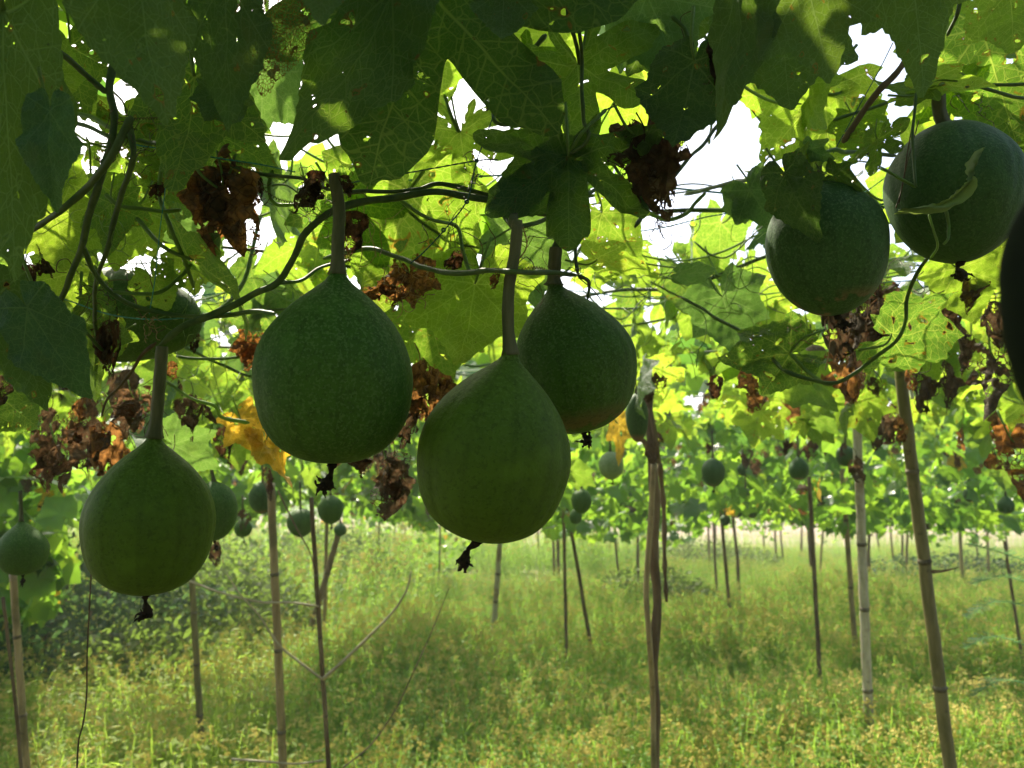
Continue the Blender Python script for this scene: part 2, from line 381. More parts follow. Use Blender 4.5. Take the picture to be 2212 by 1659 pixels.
    l1 = me.uv_layers.new(name='UVMap'); l1.data.foreach_set('uv', [c for u in uvs for c in u])
    l2 = me.uv_layers.new(name='vein'); l2.data.foreach_set('uv', [c for u in vuv for c in u])
    return me

def dry_mesh(name, rng, mat, n=22, long=1.0, crush=.3, stalk=True):
    """a shrivelled leaf hanging from the origin down -Z, length 1"""
    nz = Vector((rng.uniform(0, 90), rng.uniform(0, 90), rng.uniform(0, 90))); vs, fs = [], []
    m = n; roll = rng.uniform(3.0, 5.5)
    for i in range(n + 1):
        v = i / n; hw = (.05 + .46 * max(0, math.sin(math.pi * min(1, v) ** .7)) ** .9) * (1 - .25 * v) * (1 + .45 * mn.noise(Vector((v * 5, 0, 0)) + nz))
        for k in range(m + 1):
            u = k / m * 2 - 1; a = u * roll * .5 * (.5 + v * .6)
            x = math.sin(a) * hw / max(.6, roll * .32); y = (math.cos(a) - 1) * hw * .6
            p = Vector((x, y, -v * long * (1 + .12 * abs(u) * mn.noise(Vector((u * 2, v, 5)) + nz))))
            q = p * 4.5 + nz
            d = Vector((mn.noise(q), mn.noise(q + Vector((9, 0, 0))), mn.noise(q + Vector((0, 9, 0))))) * crush * .55
            q2 = p * 12 + nz; d += Vector((mn.noise(q2), mn.noise(q2 + Vector((9, 0, 0))), mn.noise(q2 + Vector((0, 9, 0))))) * crush * .18
            vs.append(p + d * min(1, v * 3 + .1))
    for i in range(n):
        for k in range(m):
            a = i * (m + 1) + k
            if (i > n * .8 and rng.random() < .22) or ((k < 2 or k > m - 3) and rng.random() < .25): continue
            fs.append((a, a + 1, a + m + 2, a + m + 1))
    if stalk:
        sv, sf = tube_geo(catmull([Vector((0, 0, -.1)), Vector((.02, .02, .1)), Vector((-.05, 0, .3))], 4), .012, 5)
        o = len(vs); vs += sv; fs += [tuple(i + o for i in f) for f in sf]
    return mesh(name, vs, fs, mat)

def basis(t, n, scale, loc):
    t = t.normalized(); n = (n - t * n.dot(t)).normalized(); y = n.cross(t)
    return Matrix(((t.x * scale, y.x * scale, n.x * scale, loc.x), (t.y * scale, y.y * scale, n.y * scale, loc.y), (t.z * scale, y.z * scale, n.z * scale, loc.z), (0, 0, 0, 1)))
def place(name, me, M, parent):
    o = bpy.data.objects.new(name, me); link(o, parent)
    o.matrix_basis = Matrix.Translation(-Vector(parent.location)) @ M if parent else M
    return o

# ------------------------------------------------------------------ scatter (stuff only)
def scatter(name, protos, pts, rots, scls, idxs, label, cat):
    n = len(pts); me = bpy.data.meshes.new(name); me.vertices.add(n); me.vertices.foreach_set('co', np.asarray(pts, 'f').ravel())
    a = me.attributes.new('rot', 'FLOAT_VECTOR', 'POINT'); a.data.foreach_set('vector', np.asarray(rots, 'f').ravel())
    a = me.attributes.new('scl', 'FLOAT', 'POINT'); a.data.foreach_set('value', np.asarray(scls, 'f'))
    a = me.attributes.new('idx', 'INT', 'POINT'); a.data.foreach_set('value', np.asarray(idxs, 'i'))
    me.update(); o = bpy.data.objects.new(name, me); link(o); tag(o, label, cat, kind='stuff')
    g = bpy.data.node_groups.new(name, 'GeometryNodeTree')
    g.interface.new_socket('Geometry', in_out='INPUT', socket_type='NodeSocketGeometry'); g.interface.new_socket('Geometry', in_out='OUTPUT', socket_type='NodeSocketGeometry')
    gi = g.nodes.new('NodeGroupInput'); go = g.nodes.new('NodeGroupOutput'); ip = g.nodes.new('GeometryNodeInstanceOnPoints')
    jn = g.nodes.new('GeometryNodeJoinGeometry')
    for k, pm in enumerate(reversed(protos)):
        po = bpy.data.objects.new('proto', pm)     # never linked to the scene
        n_ = g.nodes.new('GeometryNodeObjectInfo'); n_.inputs['Object'].default_value = po; n_.inputs['As Instance'].default_value = True
        g.links.new(n_.outputs['Geometry'], jn.inputs[0])
    def na(nm, ty):
        x = g.nodes.new('GeometryNodeInputNamedAttribute'); x.data_type = ty; x.inputs['Name'].default_value = nm; return x.outputs['Attribute']
    g.links.new(gi.outputs[0], ip.inputs['Points']); g.links.new(jn.outputs[0], ip.inputs['Instance'])
    ip.inputs['Pick Instance'].default_value = True
    g.links.new(na('idx', 'INT'), ip.inputs['Instance Index'])
    er = g.nodes.new('FunctionNodeEulerToRotation'); g.links.new(na('rot', 'FLOAT_VECTOR'), er.inputs[0]); g.links.new(er.outputs[0], ip.inputs['Rotation'])
    g.links.new(na('scl', 'FLOAT'), ip.inputs['Scale']); g.links.new(ip.outputs[0], go.inputs[0])
    md = o.modifiers.new('scatter', 'NODES'); md.node_group = g
    return o

# ================================================================== THE SETTING
def sheet(name, x0, x1, y0, y1, z, mat, nx=40, ny=40, amp=0.0, wavy=0.0):
    vs, fs = [], []
    for i in range(ny + 1):
        for k in range(nx + 1):
            x = x0 + (x1 - x0) * k / nx; y = y0 + (y1 - y0) * i / ny
            if wavy and i in (0, ny): y += wavy * mn.noise(Vector((x * .35, i, 0)))
            vs.append((x, y, z + amp * mn.noise(Vector((x * .5, y * .5, 0)))))
    for i in range(ny):
        for k in range(nx):
            a = i * (nx + 1) + k; fs.append((a, a + 1, a + nx + 2, a + nx + 1))
    o = obj(name, mesh(name, vs, fs, mat)); o['kind'] = 'structure'; return o
def ground_mat(name, cols, sc):
    a = N(name); o = a.obj(); n1 = a.noise(o, sc, 6, .65); n2 = a.noise(o, sc * 7, 5, .7)
    c = a.mix(a.ss(n1, .35, .65), cols[0], cols[1]); c = a.mix(a.ss(n2, .5, .7), c, cols[2])
    return a.done(a.bsdf(c, .9, .15, a.bump(n2, .7, .03)))
M_ground = ground_mat('field_soil', ((.07, .075, .03), (.12, .10, .055), (.05, .07, .02)), .8)
M_road = ground_mat('sandy_road', ((.25, .19, .14), (.33, .26, .19), (.19, .16, .09)), .5)
M_bare = ground_mat('bare_patch', ((.30, .25, .15), (.36, .30, .20), (.16, .18, .06)), .9)
sheet('ground', -150, 150, -60, 200, 0, M_ground, 60, 60)
sheet('road', -60, 80, 18.5, 42, .006, M_road, 60, 2, wavy=1.2)
sheet('path', -3.2, 1.4, 9.3, 13.0, .006, M_bare, 20, 6, wavy=.6)

rs = np.random.RandomState(5)
# ---- weeds
def sprig(rng, h, style):
    """a small clump of upright weeds"""
    V, F, MI = [], [], []
    def addq(vs_, m):
        o = len(V); V.extend(vs_); F.append(tuple(range(o, o + len(vs_)))); MI.append(m)
    ns = {'fine': 7, 'flower': 7, 'grass': 9, 'broad': 5}[style]
    for _ in range(ns):
        b = Vector((rng.uniform(-.09, .09), rng.uniform(-.09, .09), 0)); hh = h * rng.uniform(.6, 1.1); ln = Vector((rng.uniform(-.25, .25), rng.uniform(-.25, .25), 0)) * hh
        pt = lambda t: b + Vector((0, 0, hh * t)) + ln * t * t
        sd = Vector((rng.uniform(-1, 1), rng.uniform(-1, 1), 0)).normalized()
        if style == 'grass':
            w_ = .0035; a0, a1, a2 = pt(0), pt(.55), pt(1) + ln * .4
            addq([a0 - sd * w_, a0 + sd * w_, a1 + sd * w_, a1 - sd * w_], 0); addq([a1 - sd * w_, a1 + sd * w_, a2], 0); continue
        for k in range(4):
            a0, a1 = pt(k / 4), pt((k + 1) / 4); addq([a0 - sd * .0013, a0 + sd * .0013, a1 + sd * .0011, a1 - sd * .0011], 0)
        nl = {'fine': 26, 'flower': 18, 'broad': 12}[style]
        for k in range(nl):
            t = .12 + .88 * k / nl; p = pt(t); az = k * 2.4 + rng.uniform(-.4, .4); el = rng.uniform(-.35, .6)
            d = Vector((math.cos(az) * math.cos(el), math.sin(az) * math.cos(el), math.sin(el)))
            L = {'fine': .027, 'flower': .028, 'broad': .060}[style] * rng.uniform(.6, 1.3) * (1.15 - .5 * t); W = L * {'fine': .2, 'flower': .2, 'broad': .2}[style]
            s2 = d.cross(Vector((0, 0, 1))).normalized() * W
            if style == 'broad': p += d * .01
            addq([p, p + d * L * .5 + s2, p + d * L + Vector((0, 0, -L * .15)), p + d * L * .5 - s2], 0 if rng.random() < .94 else 1)
        if style in ('flower', 'fine'):
            for k in range(3 if style == 'flower' else (1 if rng.random() < .12 else 0)):
                hc = pt(rng.uniform(.86, 1.04)) + Vector((rng.gauss(0, .016), rng.gauss(0, .016), rng.gauss(0, .008)))
                for q_ in range(5):
                    c = hc + Vector((rng.gauss(0, .0055), rng.gauss(0, .0055), rng.gauss(0, .004))); r = rng.uniform(.0035, .006)
                    e = [Vector((r, 0, 0)), Vector((0, r, 0)), Vector((-r, 0, 0)), Vector((0, -r, 0))]; top = c + Vector((0, 0, r * 1.1))
                    for q in range(4): addq([c + e[q], c + e[(q + 1) % 4], top], 2)
    return V, F, MI
def weed_mat(name, c1, c2, tr):
    a = N(name); oi = a.n('ShaderNodeObjectInfo').outputs['Random']; loc = a.n('ShaderNodeNewGeometry').outputs['Position']
    big = a.noise(loc, .9, 3); f = a.math('ADD', a.math('MULTIPLY', oi, .5), a.math('MULTIPLY', a.ss(big, .35, .65), .5))
    c = a.mix(f, c1, c2); t = a.mix(f, tr, tuple(x * 1.5 for x in tr))
    tl = a.n('ShaderNodeBsdfTranslucent'); a.l(t, tl.inputs[0])
    return a.done(a.mixs(.45, a.bsdf(c, .6, .25), tl.outputs[0]))
M_w1 = weed_mat('weed_green', (.12, .235, .045), (.19, .285, .06), (.33, .54, .06))
M_w2 = weed_mat('weed_yellow', (.20, .24, .05), (.28, .28, .06), (.40, .46, .05))
M_w3 = weed_mat('weed_flower', (.60, .50, .12), (.72, .62, .22), (.5, .44, .10))
M_w4 = weed_mat('weed_yellow_green', (.16, .24, .045), (.23, .28, .055), (.36, .54, .06))
M_w6 = weed_mat('shrub_green', (.07, .11, .03), (.13, .16, .04), (.18, .28, .04))
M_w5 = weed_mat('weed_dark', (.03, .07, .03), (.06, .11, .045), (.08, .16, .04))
rg = random.Random(11); WP = []
for k in range(12):
    st = ['fine', 'flower', 'fine', 'fine', 'flower', 'fine'][k % 6]; v, f, mi = sprig(rg, .36, st); WP.append(mesh('weed', v, f, [M_w1, M_w2, M_w3], False, mi))
WL = []
for k in range(6):
    v, f, mi = sprig(rg, .34, ['broad', 'fine', 'flower'][k % 3]); WL.append(mesh('weed', v, f, [M_w4, M_w2, M_w3], False, mi))
def field(n, y0, y1, half, cond, power=1.0):
    out = []
    while len(out) < n:
        t = rs.rand() ** power; y = y0 + (y1 - y0) * t; x = (rs.rand() * 2 - 1) * (half[0] + half[1] * y)
        if cond(x, y): out.append((x, y, 0.0))
    return np.array(out)
leftzone = lambda x, y: x < -0.22 * y - .2 + .5 * mn.noise(Vector((x, y, 0)))
bare = lambda x, y: (-3.0 < x < 1.2 and 9.2 < y < 13.0)
p = field(19000, 1.2, 17, (1.0, .72), lambda x, y: not leftzone(x, y) and not (bare(x, y) and rs.rand() < .85), 1.35)
n = len(p); hs = .8 + .55 * np.array([mn.noise(Vector((x * .8, y * .8, 2))) for x, y, _ in p]) + rs.rand(n) * .35
hs *= np.where(p[:, 1] < 2.2, .75, 1.0) * np.clip(1.25 - p[:, 1] * .045, .55, 1)
scatter('weeds', WP, p, np.c_[rs.randn(n) * .08, rs.randn(n) * .08, rs.rand(n) * 6.28], hs, rs.randint(0, 12, n),
        'fine green weeds with small ochre flower heads covering the ground under the trellis', 'weeds')
p = field(6500, 1.4, 13, (1.0, .75), leftzone, 1.2); n = len(p)
scatter('yellow_green_weeds', WL, p, np.c_[rs.randn(n) * .1, rs.randn(n) * .1, rs.rand(n) * 6.28], .65 + rs.rand(n) * .6, rs.randint(0, 6, n),
        'yellow-green leafy weeds in sunlight on the left of the field', 'weeds')
p = field(1500, 5.7, 15.5, (.3, .75), lambda x, y: (x < -.12 * y or (y > 10.5 and x < .16 * y)) and mn.noise(Vector((x * 1.3, y * .8, 5))) > -.12, .9); n = len(p)
scatter('tall_weeds', WP + WL[1::3], p, np.c_[rs.randn(n) * .12, rs.randn(n) * .12, rs.rand(n) * 6.28], 1.3 + rs.rand(n) * 1.1, rs.randint(0, 14, n),
        'tall tangled weeds rising between the poles on the left and in the distance', 'weeds')
p = field(1500, 17, 19, (6, .75), lambda x, y: True); n = len(p)
p2 = field(3500, 43, 60, (6, .8), lambda x, y: True); p = np.r_[p, p2]; n = len(p)
scatter('verge_grass', WP[3::4] + WP[0::4], p, np.c_[rs.randn(n) * .1, rs.randn(n) * .1, rs.rand(n) * 6.28], .7 + rs.rand(n) * .8 * .55 + (p[:, 1] > 29) * 1.2, rs.randint(0, 6, n),
        'dry sunlit grass along the far sandy road', 'grass')

# ---- shrubs at the left
def shrub(label, cx, cy, r, h, mat, cnt, seed):
    rng = random.Random(seed); t = thing('shrub', label, 'shrub', (cx, cy, 0), 'shrubs among the weeds'); V, F = [], []
    for _ in range(cnt):
        a = rng.uniform(0, 6.28); q = rng.random() ** .5 * r; z = h * rng.random() ** .7 * (1 - .55 * (q / r) ** 2)
        lump = 1 + .35 * mn.noise(Vector((math.cos(a) * 2, math.sin(a) * 2, z * 4 + seed)))
        c = Vector((cx + q * math.cos(a) * lump, cy + q * math.sin(a) * lump, .05 + z * lump)); d = Vector((rng.gauss(0, 1), rng.gauss(0, 1), rng.gauss(.3, .7))).normalized(); s = d.orthogonal().normalized()
        L = rng.uniform(.03, .075); W = L * .22; o = len(V); V += [c, c + d * L * .5 + s * W, c + d * L, c + d * L * .5 - s * W]; F.append((o, o + 1, o + 2, o + 3))
    obj('foliage', mesh('shrub_foliage', V, F, mat, False), t)
    st = [tube_geo(catmull([Vector((cx, cy, 0)), Vector((cx + rng.uniform(-.3, .3) * r, cy + rng.uniform(-.3, .3) * r, h * .5)), Vector((cx + rng.uniform(-.8, .8) * r, cy + rng.uniform(-.8, .8) * r, h * .9))], 4), lambda u: .008 * (1.1 - u), 4) for _ in range(7)]
    obj('stems', mesh('shrub_stems', *join(st), M_wood), t)
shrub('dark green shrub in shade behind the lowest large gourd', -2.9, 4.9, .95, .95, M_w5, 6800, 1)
shrub('feathery grey-green shrub right of the thin bamboo post', -2.0, 5.7, .65, .8, M_w6, 5200, 2)
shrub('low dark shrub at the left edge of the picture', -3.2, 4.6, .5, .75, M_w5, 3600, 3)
shrub('yellow-green shrub with fine leaves between the two left bamboo posts', -2.0, 4.5, .4, .5, M_w6, 2600, 4)
shrub('rounded green shrub behind the leaning posts near the slat fence', -1.9, 8.2, .7, .9, M_w6, 4000, 5)
shrub('green shrub beside the brown twin post right of centre', 1.35, 7.8, .6, .45, M_w6, 2600, 6)

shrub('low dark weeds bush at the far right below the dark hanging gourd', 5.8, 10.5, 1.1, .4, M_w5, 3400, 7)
shrub('small green bush left of the far posts on the right', 3.0, 12.5, 1.1, .5, M_w6, 3600, 9)
# feathery plant at the right edge
fp = thing('feathery_plant', 'feathery blue-green plant with fine fronds at the right edge', 'plant', onground(2190, 1640)); rng = random.Random(15)
M_frond = weed_mat('frond_green', (.08, .15, .08), (.12, .19, .10), (.14, .28, .10)); base = P(2235, 1500, 2.0)
obj('stem', mesh('stem', *tube_geo(catmull([Vector((base.x, base.y, 0)), base, P(2228, 1330, 2.0), P(2215, 1180, 2.0)], 6), .003, 5), M_w5), fp)
for (a, b, c) in [((2225, 1215), (2150, 1190), (2090, 1175)), ((2228, 1260), (2160, 1245), (2100, 1262)), ((2226, 1310), (2150, 1300), (2085, 1335)), ((2230, 1400), (2150, 1375), (2080, 1400)), ((2230, 1480), (2160, 1470), (2100, 1505))]:
    L = catmull([P(*a, 2.0), P(*b, 1.95), P(*c, 1.93)], 14); V, F = [], []
    for i in range(len(L) - 1):
        t = (L[i + 1] - L[i]).normalized(); sd = t.cross(Vector((0, 0, 1))).normalized()
        for sg in (-1, 1):
            d_ = (sd * sg + t * .5 + Vector((0, 0, rng.uniform(-.3, .3)))).normalized(); Ln = .034 * math.sin(math.pi * (i + 3) / (len(L) + 4)) + .006
            for q in range(5):
                o_ = L[i] + d_ * Ln * q / 5; w_ = t * .0028; k = len(V); V += [o_ - w_, o_ + d_ * Ln * .1 + Vector((0, 0, .002)), o_ + w_, o_ - d_ * Ln * .1]; F.append((k, k + 1, k + 2, k + 3))
        k = len(V); V += [L[i] + Vector((0, 0, .001)), L[i + 1] + Vector((0, 0, .001)), L[i + 1] - Vector((0, 0, .001)), L[i] - Vector((0, 0, .001))]; F.append((k, k + 1, k + 2, k + 3))
    obj('frond', mesh('frond', V, F, M_frond, False), fp)
# ---- slat fence
rng = random.Random(3)
fa = onground(770, 1246); fb = onground(868, 1244)
fence = thing('slat_fence', 'weathered pale slat fence standing beyond the weeds left of centre', 'fence', (fa.x, fa.y, 0))
nsl = 18; sd = (fb - fa); vx = [(-.5, -.5), (.5, -.5), (.5, .5), (-.5, .5)]
def box(c, sx, sy, sz, rz=0, lean=0):
    v = []
    for z in (0, 1):
        for a, b in vx:
            x = a * sx; y = b * sy; v.append(Vector((c.x + x * math.cos(rz) - y * math.sin(rz) + lean * z * sz, c.y + x * math.sin(rz) + y * math.cos(rz), c.z + z * sz)))
    return v, [(3, 2, 1, 0), (4, 5, 6, 7), (0, 1, 5, 4), (1, 2, 6, 5), (2, 3, 7, 6), (3, 0, 4, 7)]
for k in range(nsl):
    if rng.random() < .08: continue
    c = fa + sd * (k / nsl) + Vector((0, rng.uniform(-.01, .01), 0))
    obj('slat', mesh('slat', *box(c, .020 + rng.random() * .008, .014, .68 + rng.uniform(-.12, .12), 0, rng.uniform(-.03, .03)), M_slat, False), fence)
for z in (.2, .5):
    obj('rail', mesh('rail', *tube_geo([fa + Vector((-.05, .03, z)), fb + Vector((.05, .03, z))], .014, 6), M_wood), fence)

# ================================================================== POSTS
def bamboo(name, label, top, bot, r0, r1, mat, nodes=6, twig=None, seed=0, seg=12, bend=.0, cat='bamboo post', group='bamboo posts holding up the trellis'):
    rng = random.Random(seed + 77)
    t = thing(name, label, cat, bot, group); L = (top - bot).length; ax = (top - bot) / L; sx = ax.orthogonal().normalized()
    ns = [0] + sorted((i + rng.uniform(-.12, .12)) / nodes for i in range(1, nodes)) + [1]
    n = 40; path = [bot + ax * L * i / n + sx * bend * math.sin(math.pi * i / n) + Vector((rng.uniform(-1, 1), rng.uniform(-1, 1), 0)) * r0 * .08 for i in range(n + 1)]
    def rad(u):
        r = r0 + (r1 - r0) * u
        return r
    obj('cane', mesh('cane', *tube_geo(path, rad, seg, rng, .015), mat), t)
    for u in ns[1:-1]:
        i = u * n; a = path[int(i)].lerp(path[int(i) + 1], i - int(i)); r = rad(u); d = ax
        g = tube_geo([a - d * r * .45, a - d * r * .18, a, a + d * r * .18, a + d * r * .45], lambda v: r * (1.015 + .16 * math.exp(-((v - .5) * 5) ** 2)), seg)
        obj('node', mesh('node', *g, M_node), t)
    return t, path
def P2(px, py, d): return P(px, py, d)
def post(label, a, b, wpx, d, mat, nodes=5, seed=0, d2=None, name='bamboo_post', ext=True, **k):
    """a: top pixel, b: a lower pixel on the post; it runs on straight down into the ground"""
    T = P(a[0], a[1], d); B = P(b[0], b[1], d2 or d); v = (B - T); 
    G = T + v * ((0.0 - T.z) / v.z); r = wid(wpx, d) / 2
    return bamboo(name, label, T, G, r, r * .88, mat, nodes, seed=seed, **k)
t1, _ = post('tan bamboo post under the large left-centre gourd, with a dark wrapped top', (585, 1045), (612, 1659), 19, 1.9, M_bam, 6, 1)
post('slim grey cane post with side twigs right of the tan bamboo post', (672, 1075), (710, 1659), 11, 1.9, M_wood, 7, 2)
post('thin grey-green bamboo post just right of the lowest large gourd', (413, 1230), (428, 1490), 15, 3.0, M_bamg, 5, 3)
post('tan bamboo post at the left edge beneath the small hanging gourd', (27, 1235), (57, 1659), 17, 1.9, M_bam, 6, 4)
post('crooked grey twig post nearest the left edge of the picture', (6, 1290), (24, 1659), 8, 1.7, M_wood, 5, 5, bend=.02)
post('leaning brown post behind the slim cane, slanting right at its top', (738, 1130), (700, 1262), 14, 5.0, M_wood, 3, 6)
post('straight pale post behind the slim cane', (706, 1120), (703, 1262), 9, 5.2, M_bam, 3, 7)
post('pale bamboo post between the central gourd and the weeds', (1080, 1165), (1071, 1300), 13, 5.6, M_bamp, 4, 8)
post('thin brown post right of the central gourd, upright one of the pair', (1217, 1085), (1222, 1330), 8, 4.4, M_wood, 4, 9)
post('thin brown post right of the central gourd, slanting one of the pair', (1224, 1085), (1262, 1310), 9, 4.8, M_wood, 4, 10)
post('mottled pale bamboo post left of the thick leaning one', (1850, 880), (1873, 1460), 21, 2.9, M_bamp, 6, 11)
T14, path14 = post('thick greenish-brown bamboo post leaning at the right of the picture', (1940, 765), (2052, 1659), 29, 1.55, M_bamg, 7, 12)
post('slim brown post under the dark hanging gourd on the right', (1748, 1030), (1766, 1370), 10, 4.0, M_wood, 5, 13)
post('slim tan post left of the mottled pale post', (1818, 1000), (1836, 1245), 12, 4.6, M_bam, 4, 14)
post('slim brown post under the hanging gourd right of the twin cane', (1553, 1060), (1568, 1225), 8, 5.8, M_wood, 4, 15)
post('thin dark post at the right edge of the picture', (2170, 1170), (2200, 1370), 7, 4.0, M_wood, 4, 16)
# stub on the thick post, white strip beside its top
tube('twig', [P(2014, 1235, 1.53), P(2040, 1233, 1.5), P(2074, 1225, 1.48)], lambda u: .0035 * (1.1 - u), M_wood, T14, 6)
s = tube('hanging_strip', [P(1950, 765, 1.6), P(1960, 810, 1.6), P(1972, 862, 1.6)], wid(4, 1.6), M_strip, None, 5); tag(s, 'pale plastic strip hanging beside the top of the thick post', 'strip')
# twin cane post
tw = thing('twin_cane_post', 'dark brown gnarled post with a thin cane tied along it right of centre', 'post', P(1415, 1659, 1.75))
rng = random.Random(9)
def ground_of(a, b): v = b - a; return a + v * (-a.z / v.z)
A, B = P(1402, 830, 1.8), P(1416, 1659, 1.8)
pp = [A, P(1400, 880, 1.8), P(1408, 940, 1.8), P(1409, 1010, 1.8), P(1416, 1100, 1.8), P(1412, 1200, 1.8), P(1420, 1300, 1.8), P(1412, 1420, 1.8), P(1416, 1520, 1.8), B, ground_of(P(1415, 1520, 1.8), B)]
tube('trunk', pp, lambda u: wid(11, 1.8) * (1 - .1 * u) * (1 + .12 * math.sin(u * 40)), M_wood, tw, 12, 8, .05, rng)
pp = [P(1412, 1000, 1.75), P(1406, 1120, 1.75), P(1400, 1200, 1.75), P(1396, 1290, 1.75), P(1404, 1400, 1.75), P(1410, 1500, 1.77), P(1412, 1659, 1.77), ground_of(P(1411, 1500, 1.77), P(1412, 1659, 1.77))]
tube('cane', pp, wid(6, 1.8), M_bam, tw, 8)
tube('branch', [P(1408, 1000, 1.8), P(1395, 960, 1.78), P(1378, 943, 1.76), P(1366, 930, 1.75)], lambda u: wid(7, 1.8) * (1 - .5 * u), M_wood, tw, 8, 6, .08, rng)
tube('branch', [P(1425, 1000, 1.85), P(1434, 1100, 1.87), P(1436, 1220, 1.87), P(1440, 1300, 1.87)], lambda u: wid(6, 1.8) * (1 - .3 * u) * (1 + .3 * math.sin(u * 30)), M_wood, tw, 7, 6, .15, rng)
tube('bark_strip', [P(1404, 880, 1.78), P(1416, 950, 1.77), P(1424, 1000, 1.79)], lambda u: wid(5, 1.8), M_wood, tw, 6, 6, .12, rng)
# sticks
def stick(label, pts, w0, w1, mat, d, cat='stick'):
    o = tube('stick', [P(a, b, d) for a, b in pts], lambda u: wid(w0 + (w1 - w0) * u, d) / 2, mat, None, 6); tag(o, label, cat); return o
stick('long pale bent stick rising right from the slim cane post', [(697, 1468), (745, 1425), (800, 1372), (850, 1320), (878, 1275), (888, 1235)], 9, 3, M_straw, 1.87)
stick('pale stick sloping down to the slim cane post from the left', [(697, 1468), (640, 1425), (600, 1390), (560, 1330), (520, 1285), (490, 1240)], 6, 3, M_straw, 1.87)
stick('thin grey stick running level from the lowest gourd to the slim cane post', [(410, 1255), (470, 1278), (560, 1300), (630, 1302), (688, 1310)], 5, 5, M_straw, 1.89)
stick('grey stick lying almost level at the bottom of the picture', [(500, 1640), (570, 1645), (640, 1650), (700, 1642)], 6, 4, M_straw, 1.88)
stick('thin dry weed stalk slanting through the flowering weeds', [(740, 1659), (800, 1610), (850, 1540), (880, 1480), (930, 1370), (970, 1270)], 4, 2, M_wood, 2.1, 'stalk')
stick('dark wiry stem hanging from the lowest large gourd', [(197, 1240), (192, 1330), (188, 1420), (187, 1500), (180, 1560), (170, 1600), (166, 1659)], 3, 4, M_tend, .75, 'stem')
stick('thin dry stalk crossing behind the slim cane post', [(600, 1060), (640, 1140), (672, 1200), (682, 1260)], 4, 3, M_wood, 2.0, 'stalk')

# far posts along the far trellis block
rng = random.Random(21); LM = [(27, 'the tan post at the left edge'), (420, 'the thin grey-green post'), (590, 'the wrapped tan post'), (700, 'the slim grey cane post'), (900, 'the pale slat fence'), (1076, 'the pale post under the central gourd'), (1240, 'the pair of thin brown posts'), (1415, 'the gnarled twin post'), (1560, 'the slim post under a dark gourd'), (1757, 'the slim brown post'), (1860, 'the mottled pale post'), (1985, 'the thick leaning post'), (2185, 'the thin dark post at the right edge')]
ORD = ['closest to', 'second out from', 'third out from', 'fourth out from', 'fifth out from', 'sixth out from', 'seventh out from']
def relabel(items, what):
    g = {}
    for o, px in items:
        a, nm = min(LM, key=lambda l: abs(l[0] - px)); g.setdefault((nm, px < a), []).append((abs(px - a), o))
    for (nm, lf), L in g.items():
        for i, (_, o) in enumerate(sorted(L, key=lambda q: q[0])): o['label'] = '%s %s %s, %s side' % (what, ORD[min(i, 6)], nm, 'left' if lf else 'right')
FARLAB = 'slender far trellis post standing between weeds and sandy road'
cane = mesh('far_cane', *tube_geo([Vector((0, 0, 0)), Vector((.01, 0, .5)), Vector((-.012, .005, 1.0)), Vector((.0, 0, 1.55))], lambda u: .017 - .004 * u, 6), M_wood)
canep = cane.copy(); canep.materials.clear(); canep.materials.append(M_bam)
FP = []
for k in range(64):
    y = rng.uniform(8.5, 17); x = rng.uniform(-.15, .72) * y
    if k % 5 == 0: x = -rng.uniform(.15, .7) * y
    px, py, d = proj(Vector((x, y, .4)))
    if px < -50 or px > 2260: continue
    o = bpy.data.objects.new('far_post', cane if rng.random() < .7 else canep); link(o); o.location = (x, y, 0); o.rotation_euler = (rng.uniform(-.06, .06), rng.uniform(-.09, .09), rng.uniform(0, 6)); o.scale = (1, 1, 1)
    o.scale = (rng.uniform(.7, 1.3),) * 2 + (1,)
    tag(o, FARLAB, 'post', 'slender posts of the far trellis'); FP.append((o, px))
relabel(FP, 'far post')

# ================================================================== GOURDS
PROF = {'pear': [(0, .10), (.02, .115), (.05, .17), (.09, .29), (.14, .44), (.2, .60), (.3, .80), (.4, .93), (.5, .995), (.58, 1.0), (.68, .965), (.78, .895), (.86, .785), (.92, .645), (.965, .45), (.99, .25), (1, 0)],
        'round': [(0, .11), (.012, .19), (.035, .34), (.08, .53), (.15, .72), (.25, .89), (.36, .98), (.48, 1.0), (.6, .975), (.72, .89), (.83, .73), (.91, .55), (.965, .34), (.99, .18), (1, 0)]}
def prof(tab, u):
    for (a, ra), (b, rb) in zip(tab, tab[1:]):
        if u <= b:
            return ra, rb, (u - a) / (b - a), a, b
    return 0, 0, 0, 0, 1
def profr(tab, u):
    xs = [a for a, _ in tab]; ys = [b for _, b in tab]; n = len(xs); i = 0
    while i < n - 2 and u > xs[i + 1]: i += 1
    h = xs[i + 1] - xs[i]; t = (u - xs[i]) / h
    def m(k):
        if k == 0: return (ys[1] - ys[0]) / (xs[1] - xs[0])
        if k == n - 1: return (ys[-1] - ys[-2]) / (xs[-1] - xs[-2])
        return (ys[k + 1] - ys[k - 1]) / (xs[k + 1] - xs[k - 1])
    return (2 * t ** 3 - 3 * t * t + 1) * ys[i] + (t ** 3 - 2 * t * t + t) * h * m(i) + (-2 * t ** 3 + 3 * t * t) * ys[i + 1] + (t ** 3 - t * t) * h * m(i + 1)
